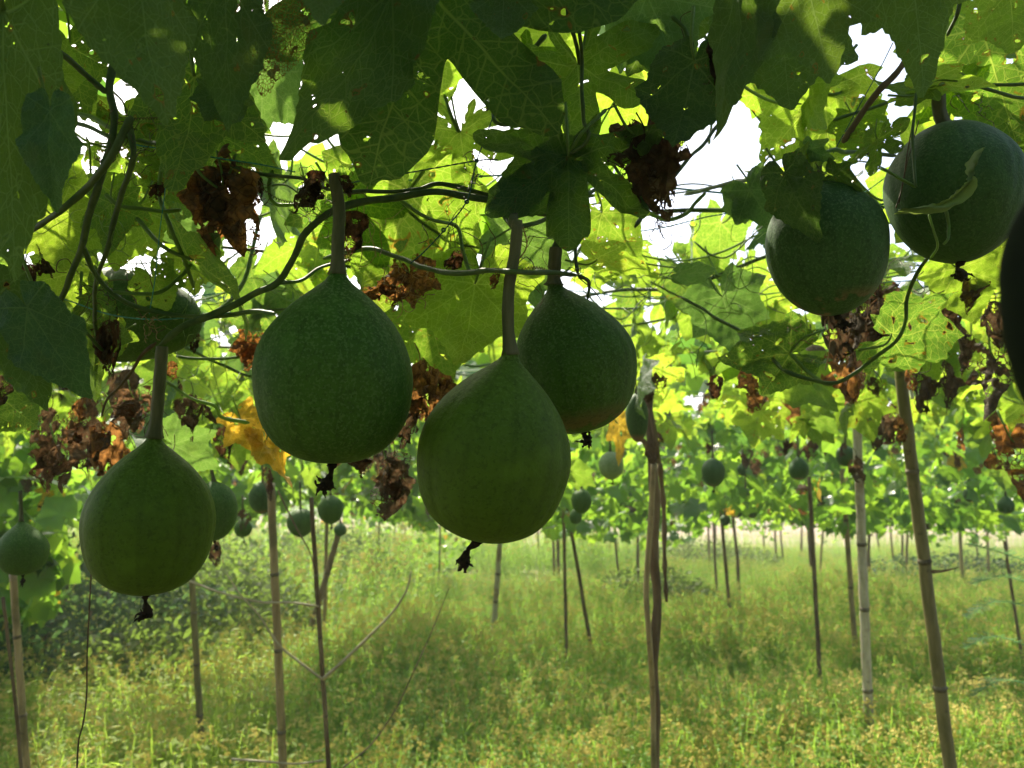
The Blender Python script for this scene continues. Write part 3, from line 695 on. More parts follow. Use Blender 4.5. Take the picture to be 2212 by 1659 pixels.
def gourd_body(top, bot, Rr, shape, rng, seg=72, rows=56, bow=Vector((0, 0, 0))):
    ax = (bot - top); L = ax.length; ax = ax / L; sx = ax.orthogonal().normalized(); sy = ax.cross(sx); nz = Vector((rng.uniform(0, 50), 0, 0))
    vs, fs, uv = [], [], []
    us = [.5 - .5 * math.cos(math.pi * (i / rows)) for i in range(rows + 1)]; us[-1] = .9992
    for u in us:
        r = max(profr(PROF[shape], u), .01) * Rr; c = top + ax * L * u + bow * math.sin(math.pi * u)
        for k in range(seg):
            a = 2 * math.pi * k / seg
            rr = r * (1 - .016 * max(0, math.cos(a * 10)) ** 6 * min(1, (1 - abs(u * 2 - 1)) * 2.5) + .045 * mn.noise(Vector((math.cos(a), math.sin(a), u * 2)) * 1.3 + nz))
            vs.append(c + (sx * math.cos(a) + sy * math.sin(a)) * rr)
    for i in range(rows):
        for k in range(seg):
            k2 = (k + 1) % seg; fs.append((i * seg + k, i * seg + k2, (i + 1) * seg + k2, (i + 1) * seg + k))
            uv += [(k / seg, us[i]), ((k + 1) / seg, us[i]), ((k + 1) / seg, us[i + 1]), (k / seg, us[i + 1])]
    fs.append(tuple(rows * seg + k for k in range(seg - 1, -1, -1))); uv += [(0, 1)] * seg
    fs = [tuple(reversed(f)) for f in fs[:-1]] + [fs[-1]]
    u2 = []
    for i in range(rows * seg): u2 += list(reversed(uv[i * 4:i * 4 + 4]))
    return vs, fs, u2 + [(0, 1)] * seg
def blossom_geo(p0, p1, r, rng):
    path = catmull([p0, p0.lerp(p1, .4) + Vector((rng.uniform(-.2, .2), 0, 0)) * (p1 - p0).length, p1], 8)
    parts = [tube_geo(path, lambda u: r * (.45 + .25 * math.sin(u * 9) + .25 * u), 8, rng, .25)]
    L = (p1 - p0).length
    for k in range(7):
        d = Vector((rng.gauss(0, 1), rng.gauss(0, 1), rng.gauss(-.3, .6))).normalized(); c = p1 + Vector((rng.uniform(-1, 1), rng.uniform(-1, 1), rng.uniform(-.5, 1))) * r * .5
        q = [c, c + d * r * rng.uniform(.8, 1.6), c + d * r * rng.uniform(1.6, 2.6) + Vector((0, 0, rng.uniform(-1, 1) * r))]
        parts.append(tube_geo(catmull(q, 4), lambda u: r * .38 * (1.15 - u) * (1 + .4 * math.sin(u * 14 + k)), 6, rng, .35))
    return join(parts)
GOURDS = []
def gourd(label, top, bot, rpx, d, mat, shape='pear', stalk=None, swpx=24, scar=None, seed=0, group=None, db=None, bow=(0, 0), lod=1, name='gourd', cat='gourd'):
    rng = random.Random(seed + 500); T = P(*top, d); Bq = P(*bot, db or d); Rr = wid(rpx, d)
    t = thing(name, label, cat, T, group)
    b = (RT * bow[0] + UP * bow[1]) * wid(1, d)
    vs, fs, uv = gourd_body(T, Bq, Rr, shape, rng, *((96, 64) if lod == 1 else (28, 20)), b)
    me = mesh('rind', vs, fs, mat); l = me.uv_layers.new(name='UVMap'); l.data.foreach_set('uv', [c for u in uv for c in u])
    obj('rind', me, t)
    GOURDS.append((top, bot, rpx, d))
    ax = (Bq - T).normalized()
    if stalk:
        pts = [T + ax * Rr * .03] + [P(*s[:2], s[2] if len(s) > 2 else d) for s in stalk]; r = wid(swpx, d) / 2
        tube('stalk', pts, lambda u: r * (1 + .55 * math.exp(-u * 14) - .05 * u + .03 * math.sin(u * 23)), M_stalk, t, 14 if lod == 1 else 6, 10, .03, rng, ridges=5 if lod == 1 else 0)
    if scar:
        obj('dried_blossom', mesh('dried_blossom', *blossom_geo(Bq - ax * Rr * .02, P(*scar, d), Rr * (.085 if lod == 1 else .1), rng), M_scar), t)
    return t
BG = 'large gourds hanging in the foreground'
gourd('lowest large gourd, olive green on a long stalk at the lower left', (333, 942), (317, 1281), 135, .55, M_rindo, 'pear', [(340, 880), (346, 810), (350, 748)], 25, (320, 1328), 1, BG)
gourd('large speckled dark green gourd left of centre, hung by a thick straight stalk', (730, 588), (716, 1001), 170, .50, M_rind, 'pear', [(731, 520), (733, 450), (722, 376)], 27, (704, 1052), 2, BG)
gourd('large gourd in front at the centre, overlapping the scarred one behind', (1104, 762), (1040, 1168), 166, .50, M_rindo, 'pear', [(1098, 700), (1100, 620), (1112, 550), (1118, 488)], 26, (1000, 1218), 3, BG, bow=(-4, 0))
gourd('dark gourd with brown scars partly hidden behind the front central one', (1196, 612), (1262, 934), 132, .60, M_rindl, 'pear', [(1198, 580), (1201, 535)], 29, (1270, 952), 4, BG, bow=(8, 0), db=.60)
gourd('blue-green gourd right of centre with a pinkish brown patch at its base', (1768, 392), (1804, 682), 125, .60, M_rindb, 'round', [(1762, 370), (1757, 335)], 26, (1826, 704), 5, BG)
gourd('round blue-green gourd at the upper right behind a torn curled leaf', (2040, 272), (2082, 564), 134, .62, M_rindg, 'round', [(2028, 235), (2027, 160)], 27, (2080, 598), 6, BG, db=.60)
gourd('broad gourd behind the vines at the upper left, lying level in the leaves', (85, 665), (428, 695), 98, .85, M_rind, 'round', None, 24, None, 7, BG, db=.80)
gourd('nearly black out-of-focus gourd cut off by the right edge of the picture', (2785, 120), (2785, 1190), 540, .155, M_rindshade, 'round', [(2785, 0)], 60, None, 8, BG)
MG = 'smaller gourds hanging farther back'
small = [
 ('round green gourd hanging at the left edge of the picture', (46, 1125), (50, 1241), 51, 1.3, M_rind, (50, 1258), (44, 1060)),
 ('green gourd half hidden behind the lowest large gourd', (462, 1040), (462, 1168), 50, 1.35, M_rind, (468, 1185), (450, 980)),
 ('blue-green gourd beside the dark top of the tan post', (567, 1042), (568, 1110), 29, 2.1, M_rindb, None, (566, 990)),
 ('small dark gourd with a dry leaf on it beside the hidden gourd', (524, 1117), (526, 1160), 19, 2.3, M_rind, (527, 1172), (524, 1070)),
 ('pale green gourd between tan post and slim cane', (649, 1098), (650, 1160), 29, 2.4, M_rind, None, (648, 1040)),
 ('round green gourd just right of the slim cane top', (714, 1070), (715, 1132), 28, 2.3, M_rind, (716, 1142), (712, 1010)),
 ('dark small gourd low beside the leaning brown post', (735, 1128), (735, 1158), 14, 2.9, M_rindb, None, (735, 1090)),
 ('pale cream-green gourd left of the gnarled post', (1318, 975), (1322, 1036), 27, 2.2, M_rindp, (1323, 1046), (1316, 900)),
 ('green gourd right of the central gourd, upper one of two', (1256, 1056), (1256, 1110), 22, 2.6, M_rind, None, (1255, 1000)),
 ('small green gourd tucked below its neighbour right of the central gourd', (1243, 1096), (1244, 1132), 14, 3.2, M_rind, None, (1243, 1050)),
 ('dark green gourd between the scarred gourd and the gnarled post', (1374, 850), (1378, 955), 24, 1.4, M_rindb, None, (1372, 780)),
 ('dark green gourd over a slim post right of the gnarled post', (1540, 990), (1541, 1052), 25, 2.6, M_rindb, (1542, 1062), (1538, 930)),
 ('dark green gourd left of the mottled pale post', (1724, 985), (1726, 1037), 21, 3.0, M_rindb, None, (1722, 930)),
 ('small round gourd between the two dark gourds on the right', (1610, 1054), (1611, 1084), 14, 4.2, M_rindb, None, (1610, 1010)),
 ('dark gourd close against the mottled pale post', (1826, 962), (1827, 1008), 20, 3.1, M_rindb, None, (1826, 900)),
 ('dark gourd at the right edge of the far foliage', (2172, 1070), (2174, 1110), 17, 3.8, M_rindb, None, (2172, 1010)),
 ('small gourd left of the one at the right edge', (2094, 1054), (2096, 1084), 14, 4.4, M_rindb, None, (2094, 1000)),
 ('faint small gourd above the far posts beside the mottled pale post', (1776, 1066), (1777, 1090), 11, 5.0, M_rindb, None, (1776, 1020)),
 ('small shaded gourd above its neighbours right of the gnarled post', (1604, 998), (1605, 1028), 13, 4.2, M_rindb, None, (1603, 950)),
 ('tiny gourd beside the dark gourd left of the mottled post', (1677, 1032), (1678, 1054), 10, 5.0, M_rindb, None, (1677, 990)),
 ('tiny dark gourd at the foot of the far foliage right of the gnarled post', (1566, 1112), (1567, 1136), 11, 5.6, M_rindb, None, (1566, 1070)),
 ('tiny dark gourd low over the sandy road', (1735, 1112), (1736, 1136), 11, 6.2, M_rindb, None, (1735, 1080)),
 ('ripe brownish gourd under the blue-green one with the pink patch', (1755, 745), (1765, 785), 24, 1.5, M_rindr, None, (1750, 700)),
 ('ripe brownish gourd among hanging dry leaves left of the thick post', (1884, 722), (1890, 765), 24, 1.5, M_rindr, None, (1880, 670)),
 ('ripe brownish gourd above the gnarled post', (1440, 782), (1443, 820), 18, 2.0, M_rindr, None, (1438, 740)),
]
for i, (lb, a, b, r, d, m, sc, stt) in enumerate(small):
    gourd(lb, a, b, r, d, m, 'round' if i % 3 else 'pear', [stt], max(4, r * .16), sc, 20 + i, MG, lod=2)
# scattered far gourds
rng = random.Random(33)
vs, fs, uv = gourd_body(Vector((0, 0, .06)), Vector((0, 0, -.055)), .052, 'pear', rng, 16, 12)
fg = mesh('far_gourd', vs, fs, M_rindb); l = fg.uv_layers.new(name='UVMap'); l.data.foreach_set('uv', [c for u in uv for c in u])
FG = []
for k in range(46):
    y = rng.uniform(5.5, 13.5); x = rng.uniform(.05, .68) * y if k % 4 else -rng.uniform(.1, .6) * y
    o = bpy.data.objects.new('gourd', fg); link(o); o.location = (x, y, 1.2 - (rng.uniform(1035, 1120) - 1069) / 1702 * y); s = rng.uniform(.8, 1.15); o.scale = (s, s, s)
    tag(o, 'tiny dark gourd hanging low from the far trellis foliage', 'gourd', 'tiny gourds hanging in the far foliage'); FG.append((o, proj(o.location)[0]))
relabel(FG, 'tiny far gourd')

# ================================================================== VINES
vines = {}
def vine(key, label, px, py, d):
    vines[key] = thing('gourd_vine', label, 'vine', P(px, py, d)); return vines[key]
VA = vine('arch', 'vine with thick dark stem arching from the centre down to the lowest gourd', 700, 460, .55)
VB = vine('left', 'vine with crossing dark stems and drooping leaves in the upper left corner', 200, 300, .5)
VC = vine('level', 'vine with thin level stem crossing the stalks of the two central gourds', 1100, 588, .52)
VD = vine('star', 'vine with deeply lobed star-shaped leaves hanging at top centre', 1250, 100, .58)
VE = vine('loop', 'vine shoot looping low under the right-hand gourds with brown-edged leaf', 1800, 800, .7)
VF = vine('right', 'vine with big dark drooping leaves across the top right', 1850, 100, .5)
VG = vine('midl', 'sunlit vine spreading over the net behind the left gourds', 400, 600, 1.2)
VH = vine('midc', 'sunlit vine spreading over the net behind the central gourds', 1100, 500, 1.2)
VI = vine('midr', 'sunlit vine spreading over the net behind the right gourds', 1800, 500, 1.2)
VJ = vine('hangl', 'vine hanging down with many dry leaves behind the lowest gourd', 250, 950, 1.4)
VK = vine('hangr', 'vine hanging down with brown dry leaves at the right edge of the view', 2000, 850, 1.4)

def stem(v, pts, w0, w1=None, mat=M_vine, seg=9, nm='stem'):
    w1 = w0 if w1 is None else w1; L = [P(*p) for p in pts]; d = pts[0][2]; d1 = pts[-1][2]; sd = len(v.children) * 7.1
    rr = random.Random(int(pts[0][0] * 7 + pts[0][1]))
    path = catmull(L, 8); path = [q + Vector((mn.noise(q * 30), mn.noise(q * 30 + Vector((5, 0, 0))), mn.noise(q * 30 + Vector((0, 5, 0))))) * .0022 for q in path]
    r = lambda u: (wid(w0, d) * (1 - u) + wid(w1, d1) * u) / 2 * (1 + .10 * math.sin(u * 31) * math.sin(u * 17)) * min(1, .35 + (1 - u) * 22, .5 + u * 20)
    return obj(nm, mesh(nm, *tube_geo(path, r, seg, rr, .05, 4), mat), v)
D = M_vined
stem(VA, [(1190, 470, .60), (1130, 448, .58), (1075, 436, .56), (1000, 426, .56), (930, 418, .55), (860, 424, .55), (790, 437, .54), (735, 452, .53), (690, 480, .52), (655, 512, .52), (630, 560, .53), (600, 612, .54), (540, 642, .55), (460, 680, .55), (400, 706, .55), (345, 748, .55)], 14, 15, D, 11)
stem(VA, [(1180, 462, .61), (1130, 446, .6), (1070, 428, .58), (960, 398, .57), (900, 408, .56), (820, 410, .55), (740, 418, .53)], 11, 8, D)
stem(VA, [(600, 612, .54), (650, 605, .56), (700, 575, .58), (760, 560, .6)], 9, 6)
stem(VA, [(722, 380, .50), (735, 420, .51), (742, 452, .53)], 12, 12, D)
stem(VA, [(590, 365, .62), (585, 410, .62), (600, 445, .62), (650, 440, .62), (700, 418, .6)], 9, 8, M_pet)
stem(VA, [(500, 360, .6), (560, 375, .6), (640, 385, .58), (720, 410, .54)], 8, 8, D)
stem(VA, [(860, 430, .6), (930, 470, .62), (985, 490, .65), (1000, 540, .65), (1012, 590, .64)], 8, 8, M_pet)
stem(VC, [(700, 560, .68), (790, 540, .66), (870, 560, .62), (930, 583, .58), (1000, 590, .54), (1060, 582, .515), (1110, 588, .49), (1180, 590, .53), (1248, 592, .56)], 11, 10)
stem(VC, [(1250, 592, .56), (1272, 610, .57), (1268, 650, .58)], 9, 6)
stem(VC, [(1070, 432, .56), (1095, 470, .55), (1118, 490, .51), (1180, 470, .55), (1240, 440, .57), (1290, 405, .6)], 11, 8)
stem(VC, [(1118, 488, .5), (1108, 478, .52), (1110, 460, .54)], 24, 20, M_stalk)
stem(VC, [(1198, 545, .6), (1215, 500, .6), (1225, 460, .6), (1250, 430, .62)], 20, 12, D)
stem(VC, [(1240, 470, .6), (1243, 530, .58), (1250, 590, .56)], 8, 8, D)
stem(VB, [(262, 60, .5), (240, 180, .5), (246, 262, .5), (215, 380, .5), (196, 450, .51), (176, 530, .52), (150, 610, .54), (95, 690, .57), (40, 740, .6)], 16, 10, D, 10)
stem(VB, [(285, 250, .48), (262, 290, .48), (232, 350, .48), (180, 410, .5), (135, 450, .5), (90, 485, .52), (30, 520, .54), (-20, 540, .55)], 15, 11, D, 10)
stem(VB, [(278, 262, .5), (286, 340, .5), (262, 420, .52), (240, 500, .54), (218, 580, .56), (205, 660, .6), (215, 760, .66)], 13, 7, D)
stem(VB, [(40, 55, .45), (120, 110, .47), (190, 165, .49), (235, 205, .5)], 12, 12, D)
stem(VB, [(120, 255, .55), (190, 275, .53), (250, 300, .5)], 9, 10)
stem(VB, [(120, 232, .56), (190, 252, .54), (245, 280, .5)], 10, 10, M_pet)
stem(VB, [(250, 290, .5), (320, 310, .54), (365, 325, .6), (430, 345, .65)], 10, 9)
stem(VB, [(176, 530, .52), (205, 590, .54), (238, 630, .55), (290, 660, .56), (370, 678, .57), (450, 682, .56), (540, 674, .55), (592, 674, .53)], 11, 9)
stem(VB, [(243, 632, .55), (300, 636, .58), (350, 628, .6), (390, 600, .62), (415, 570, .64)], 9, 7, M_pet)
stem(VB, [(60, 625, .6), (110, 650, .6), (170, 700, .6), (230, 760, .62)], 8, 7)
stem(VB, [(350, 330, .6), (345, 420, .6), (370, 500, .6), (400, 560, .62), (420, 620, .64)], 9, 8, M_pet)
stem(VB, [(225, 420, .56), (260, 445, .56), (330, 455, .58), (390, 452, .6)], 9, 8, M_pet)
stem(VD, [(1232, -20, .55), (1228, 40, .55), (1240, 90, .56), (1252, 140, .58)], 10, 9, D)
stem(VD, [(1248, -20, .55), (1250, 60, .55), (1256, 140, .57), (1262, 220, .56), (1262, 262, .56), (1272, 290, .55), (1262, 315, .55), (1228, 337, .55)], 9, 8, D)
stem(VD, [(1215, -10, .6), (1270, 10, .58), (1300, 15, .58)], 8, 6, D)
stem(VD, [(1310, -20, .7), (1330, 20, .7), (1345, 60, .7)], 10, 10, D)
stem(VD, [(1180, 75, .75), (1145, 120, .75), (1100, 170, .75), (1050, 240, .72)], 11, 9, D)
stem(VD, [(1040, 150, .68), (1078, 190, .66), (1105, 225, .66), (1118, 255, .66), (1100, 270, .66), (1072, 265, .66), (1065, 240, .67)], 11, 8)
stem(VD, [(960, 205, .8), (975, 250, .8), (990, 285, .8)], 8, 9, M_pet)
stem(VD, [(1450, 30, .55), (1480, 60, .55), (1484, 100, .55), (1462, 128, .56)], 9, 7)
stem(VD, [(1540, 200, .7), (1620, 160, .7), (1700, 90, .72), (1760, 20, .74)], 9, 8, D)
stem(VD, [(1370, 490, .62), (1420, 420, .66), (1500, 330, .7), (1560, 260, .74)], 9, 8, D)
stem(VF, [(1818, 310, .62), (1860, 250, .61), (1900, 200, .6), (1932, 165, .6), (1975, 105, .6), (2010, 60, .6)], 13, 14, M_wood, 9)
stem(VF, [(1800, 262, .7), (1880, 235, .7), (1950, 210, .7), (2080, 190, .7), (2230, 180, .7)], 7, 7)
stem(VF, [(2027, 200, .62), (2060, 160, .62), (2120, 190, .62), (2230, 215, .64)], 8, 7)
stem(VF, [(1740, 180, .8), (1790, 205, .8), (1830, 195, .8), (1842, 178, .8), (1810, 168, .8), (1770, 160, .8)], 8, 7, M_pet)
stem(VF, [(1975, 200, .58), (1972, 300, .57), (1976, 390, .56), (1978, 405, .56)], 6, 6)
stem(VF, [(1978, 405, .56), (1940, 385, .57), (1905, 365, .58)], 7, 5, M_pet)
stem(VF, [(2070, -10, .6), (2066, 30, .6), (2050, 75, .62)], 9, 7, D)
stem(VF, [(1757, 340, .6), (1800, 325, .62), (1850, 330, .66), (1940, 335, .7)], 9, 8)
stem(VF, [(1480, 420, .9), (1560, 400, .8), (1650, 380, .7), (1710, 385, .62)], 9, 9)
stem(VF, [(1390, 455, .85), (1440, 475, .85), (1480, 462, .85), (1500, 440, .85), (1525, 415, .85)], 10, 8, M_pet)
stem(VE, [(1690, 798, .72), (1740, 818, .71), (1800, 826, .70), (1850, 805, .70), (1900, 770, .69), (1938, 735, .68), (1956, 690, .67), (1962, 640, .66), (1985, 580, .64), (2005, 550, .62)], 9, 8, M_vine)
stem(VE, [(1706, 762, .74), (1740, 800, .73), (1775, 826, .71), (1800, 828, .70)], 7, 8, M_pet)
stem(VE, [(1470, 640, .9), (1550, 690, .85), (1640, 740, .8), (1690, 798, .72)], 6, 8)
stem(VE, [(2005, 550, .62), (2025, 525, .62), (2015, 480, .62), (2000, 465, .62)], 7, 6)
stem(VE, [(1790, 640, .66), (1788, 700, .66), (1790, 760, .66), (1782, 800, .66)], 3, 2, M_tang)
stem(VJ, [(335, 740, .6), (290, 790, .62), (262, 830, .64), (235, 860, .65), (220, 905, .66)], 8, 4, M_tend)
stem(VJ, [(355, 820, .8), (420, 865, .8), (465, 880, .82), (480, 900, .84), (540, 915, .86)], 6, 9, M_pet)
stem(VJ, [(380, 770, .9), (470, 775, .9), (560, 770, .9)], 7, 6)
stem(VJ, [(400, 750, 1.0), (480, 790, 1.0), (540, 810, 1.0), (600, 805, 1.0)], 7, 6)
stem(VG, [(430, 700, 1.0), (520, 620, 1.05), (560, 480, 1.1), (600, 380, 1.15)], 9, 8)
rng = random.Random(5)

# ---- hero leaves: (vine, attach, tip, kind, material, roll deg, facing, curl, fold, wave, width)
def hleaf(v, A, T, kind='broad', mats=None, roll=0, up=False, curl=.25, fold=.1, wave=.06, width=1, pet=None, seed=None, twist=0, label=None, plen=.6):
    rng = random.Random(int(A[0] * 3 + A[1] * 5 + T[0]) if seed is None else seed)
    a, t = P(*A), P(*T); ax = t - a; mid = (a + t) / 2; n = (CAM - mid).normalized(); n = n if up else -n
    n = Matrix.Rotation(R(roll), 3, ax.normalized()) @ (n - ax.normalized() * n.dot(ax.normalized()))
    me = leaf_mesh('leaf', rng, kind, 150, 18, [mats or M_leaf, M_pet], curl, fold, wave, pet is None, .045, plen, width, twist)
    o = place('leaf', me, basis(ax, n, ax.length / 1.08, a), v)
    if label: o['label'] = label
    return o
H = hleaf
# upper left
H(VB, (5, 20, .42), (35, 590, .42), 'oval', M_leafshade, 8, fold=.2, curl=.12, width=.42)
H(VB, (290, -110, .36), (325, 262, .38), 'oval', M_leafshade, -18, fold=.5, curl=.2, width=.72)
H(VB, (480, -60, .42), (512, 282, .43), 'oval', M_leafshade, 15, fold=.35, width=.52)
H(VB, (605, -30, .44), (572, 215, .44), 'oval', M_net, 5, fold=.1, width=.62, label='leaf eaten down to a lacy net of veins')
H(VB, (700, -140, .34), (690, 66, .34), 'oval', M_leafshade, 0, width=.7)
H(VB, (108, 240, .405), (98, 432, .40), 'oval', M_blue, 25, True, fold=.3, curl=.3, width=.6)
H(VB, (110, 165, .6), (60, 80, .6), 'broad', M_leaf, 10)
H(VB, (150, 100, .7), (190, 260, .72), 'tri', M_leafh, 5)
H(VB, (420, 165, .52), (400, 455, .50), 'tri', M_leafh, 15, fold=.4, width=.75)
H(VB, (475, 200, .5), (520, 278, .5), 'broad', M_leafshade, -10)
H(VB, (480, 300, .62), (612, 345, .64), 'broad', M_leafh, 30, curl=.5)
H(VB, (560, 160, .7), (660, 260, .7), 'broad', M_blue, 20)
H(VB, (240, 440, .62), (250, 560, .62), 'tri', M_leafh, 25, fold=.4)
H(VB, (290, 450, .7), (230, 570, .7), 'broad', M_leafh, -20)
H(VB, (60, 665, .51), (172, 850, .51), 'oval', M_blue, 15, True, fold=.3, curl=.3, width=.7)
H(VB, (0, 640, .54), (112, 882, .54), 'oval', M_leafshade, 10, width=.6)
H(VB, (170, 690, .64), (222, 862, .64), 'tri', M_leafshade, 20, fold=.45, width=.7)
H(VB, (-10, 850, .8), (90, 930, .8), 'broad', M_leafh, 0)
H(VB, (200, 640, .62), (262, 668, .62), 'star', M_leafh, 10)
H(VB, (330, 600, .68), (372, 672, .68), 'broad', M_leafh, 15)
H(VB, (150, 590, .70), (110, 690, .70), 'broad', M_leaf, -10)
H(VB, (260, 720, .72), (200, 770, .72), 'tri', M_leafh, 30)
H(VB, (415, 560, .7), (420, 640, .7), 'broad', M_leafh, 0)
H(VB, (120, 470, .64), (150, 590, .64), 'broad', M_leaf, 10)
# upper centre: the big veined leaf
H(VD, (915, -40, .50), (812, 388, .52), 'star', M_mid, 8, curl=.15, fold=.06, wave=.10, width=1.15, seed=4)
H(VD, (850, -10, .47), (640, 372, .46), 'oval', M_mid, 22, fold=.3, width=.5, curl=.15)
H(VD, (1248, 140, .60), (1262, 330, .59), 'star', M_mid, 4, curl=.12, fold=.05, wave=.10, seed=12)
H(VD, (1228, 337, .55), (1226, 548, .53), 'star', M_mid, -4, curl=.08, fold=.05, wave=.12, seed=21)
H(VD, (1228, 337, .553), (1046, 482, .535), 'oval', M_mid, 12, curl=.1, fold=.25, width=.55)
H(VD, (1090, -30, .46), (1082, 100, .46), 'oval', M_leafshade, 0)
H(VD, (1500, 130, .52), (1462, 335, .52), 'oval', M_leafshade, 8, fold=.15, width=.95)
H(VD, (1400, -10, .62), (1460, 165, .62), 'broad', M_blue, 15, True)
H(VD, (1420, 60, .64), (1500, 210, .64), 'tri', M_leafshade, -10)
H(VD, (995, 285, .8), (1010, 425, .8), 'star', M_leafh, 5, wave=.1)
H(VD, (880, 412, .85), (820, 660, .88), 'broad', M_leafh, 5, wave=.1)
H(VD, (1110, 120, .85), (1180, -30, .9), 'broad', M_leaf, 5)
H(VD, (1300, 460, .8), (1380, 560, .8), 'broad', M_leafh, 5)
H(VC, (1026, 613, .80), (1005, 800, .78), 'broad', M_leaf, 14, curl=.3, fold=.2, wave=.06)
H(VC, (930, 680, .95), (960, 830, .95), 'broad', M_leafh, -5)
H(VC, (1290, 560, .7), (1420, 575, .7), 'tri', M_leafh, 60, fold=.3)
H(VC, (1120, 520, .9), (1160, 660, .9), 'broad', M_blue, 0)
H(VC, (420, 560, .62), (612, 668, .58), 'tri', M_leafh, 55, fold=.4, width=.5)
# upper right
H(VF, (1740, -50, .42), (1795, 165, .43), 'broad', M_leafshade, 5, width=.8)
H(VF, (1690, 40, .52), (1700, 240, .53), 'broad', M_leafshade, -5)
H(VF, (1605, -60, .44), (1592, 290, .46), 'oval', M_leafshade, 35, fold=.5, width=.5)
H(VF, (1960, -80, .44), (2015, 195, .45), 'tri', M_leafshade, 10, fold=.25, width=.75)
H(VF, (1990, 190, .6), (2140, 165, .6), 'tri', M_leafh, 62, fold=.3, width=.8)
H(VF, (2000, 190, .6), (1880, 195, .62), 'tri', M_leaf, 65, fold=.3)
H(VF, (1780, 190, .8), (1650, 350, .82), 'broad', M_leafh, 5)
H(VF, (2120, 60, .75), (2190, 290, .78), 'broad', M_leafh, 0)
H(VF, (2180, -20, .6), (2200, 120, .6), 'broad', M_leafh, 10)
H(VF, (1694, 372, .55), (1752, 500, .53), 'oval', M_leafshade, 8, True, fold=.35, width=.75)
H(VF, (1760, 350, .585), (1722, 308, .58), 'tri', M_mid, 30, fold=.5, width=.7)
H(VF, (1720, 395, .57), (1725, 315, .57), 'oval', M_leafshade, 40, fold=.6, width=.6)
H(VF, (1800, 380, .58), (1870, 400, .57), 'tri', M_leafshade, 30, fold=.4)
H(VF, (1745, 320, .58), (1800, 350, .58), 'tri', M_blue, 30, True, fold=.5)
H(VF, (1895, 300, .6), (1890, 380, .6), 'star', M_leafh, 30)
H(VF, (1620, 410, .72), (1680, 512, .72), 'tri', M_blue, 25, True, fold=.3)
H(VF, (1590, 415, .74), (1610, 480, .74), 'oval', M_blue, 0, True)
H(VF, (1470, 590, .9), (1545, 600, .9), 'oval', M_blue, 45, True)
def torn(v, pts, hw, d, seed):
    rng = random.Random(seed); L = catmull([P(a, b, d) for a, b in pts], 8); n = len(L); V, F = [], []
    for i, p in enumerate(L):
        t = (L[min(i + 1, n - 1)] - L[max(i - 1, 0)]).normalized(); s_ = (UP * .8 + FW * .6); s_ = (s_ - t * s_.dot(t)).normalized(); u = i / (n - 1)
        w_ = wid(hw, d) * (.25 + math.sin(math.pi * min(1, u * 1.05)) * .8) * (1 + .5 * mn.noise(Vector((u * 14, seed, 0)))); w2 = w_ * (1 + .8 * mn.noise(Vector((u * 22, seed, 9))))
        for k in range(5): V.append(p + s_ * (-w_ + (w_ + w2) * k / 4) + FW * .006 * math.sin(k * 1.5 + u * 9))
    for i in range(n - 1):
        for k in range(4): a = i * 5 + k; F.append((a, a + 1, a + 6, a + 5))
    me = mesh('leaf', V, F, M_torn)
    o = obj('leaf', me, v); o['label'] = 'torn curled strip of pale leaf'; return o
torn(VF, [(1938, 458), (1985, 452), (2035, 446), (2070, 425), (2095, 392), (2100, 360), (2117, 322)], 15, .55, 3)
stem(VF, [(2005, 462, .56), (2018, 500, .56), (2030, 535, .57), (2015, 560, .58)], 5, 5, M_pet)
tubep = stem(VF, [(2040, 455, .57), (2048, 490, .57), (2050, 515, .56), (2040, 530, .56)], 7, 6, M_pet)
H(VF, (1850, 260, .75), (1880, 340, .75), 'broad', M_leafh, 0)
H(VE, (1708, 762, .75), (1556, 792, .76), 'broad', M_leafh, 20, curl=.2, wave=.14, width=.8, label='yellow-green leaf with brown chewed edges')
H(VE, (1925, 720, .72), (2050, 706, .74), 'broad', M_leafh, 35, wave=.12)
H(VE, (1560, 640, 1.0), (1600, 760, 1.0), 'broad', M_blue, 10)
H(VK, (2070, 580, .9), (2110, 690, .9), 'broad', M_leaf, 10)
H(VK, (2180, 480, .9), (2200, 600, .9), 'broad', M_leafh, 0)
H(VJ, (520, 905, .92), (575, 985, .92), 'tri', M_yel, 20, wave=.15, label='yellow withered leaf')
H(VJ, (575, 950, .92), (625, 1058, .90), 'tri', M_yel, -25, wave=.2, width=.6, label='orange-yellow withered leaf')
H(VJ, (370, 960, 1.0), (460, 1010, 1.0), 'broad', M_blue, 20, True)
H(VK, (1335, 915, 1.5), (1345, 1000, 1.5), 'tri', M_yel, 30, width=.6, label='orange-yellow withered leaf')

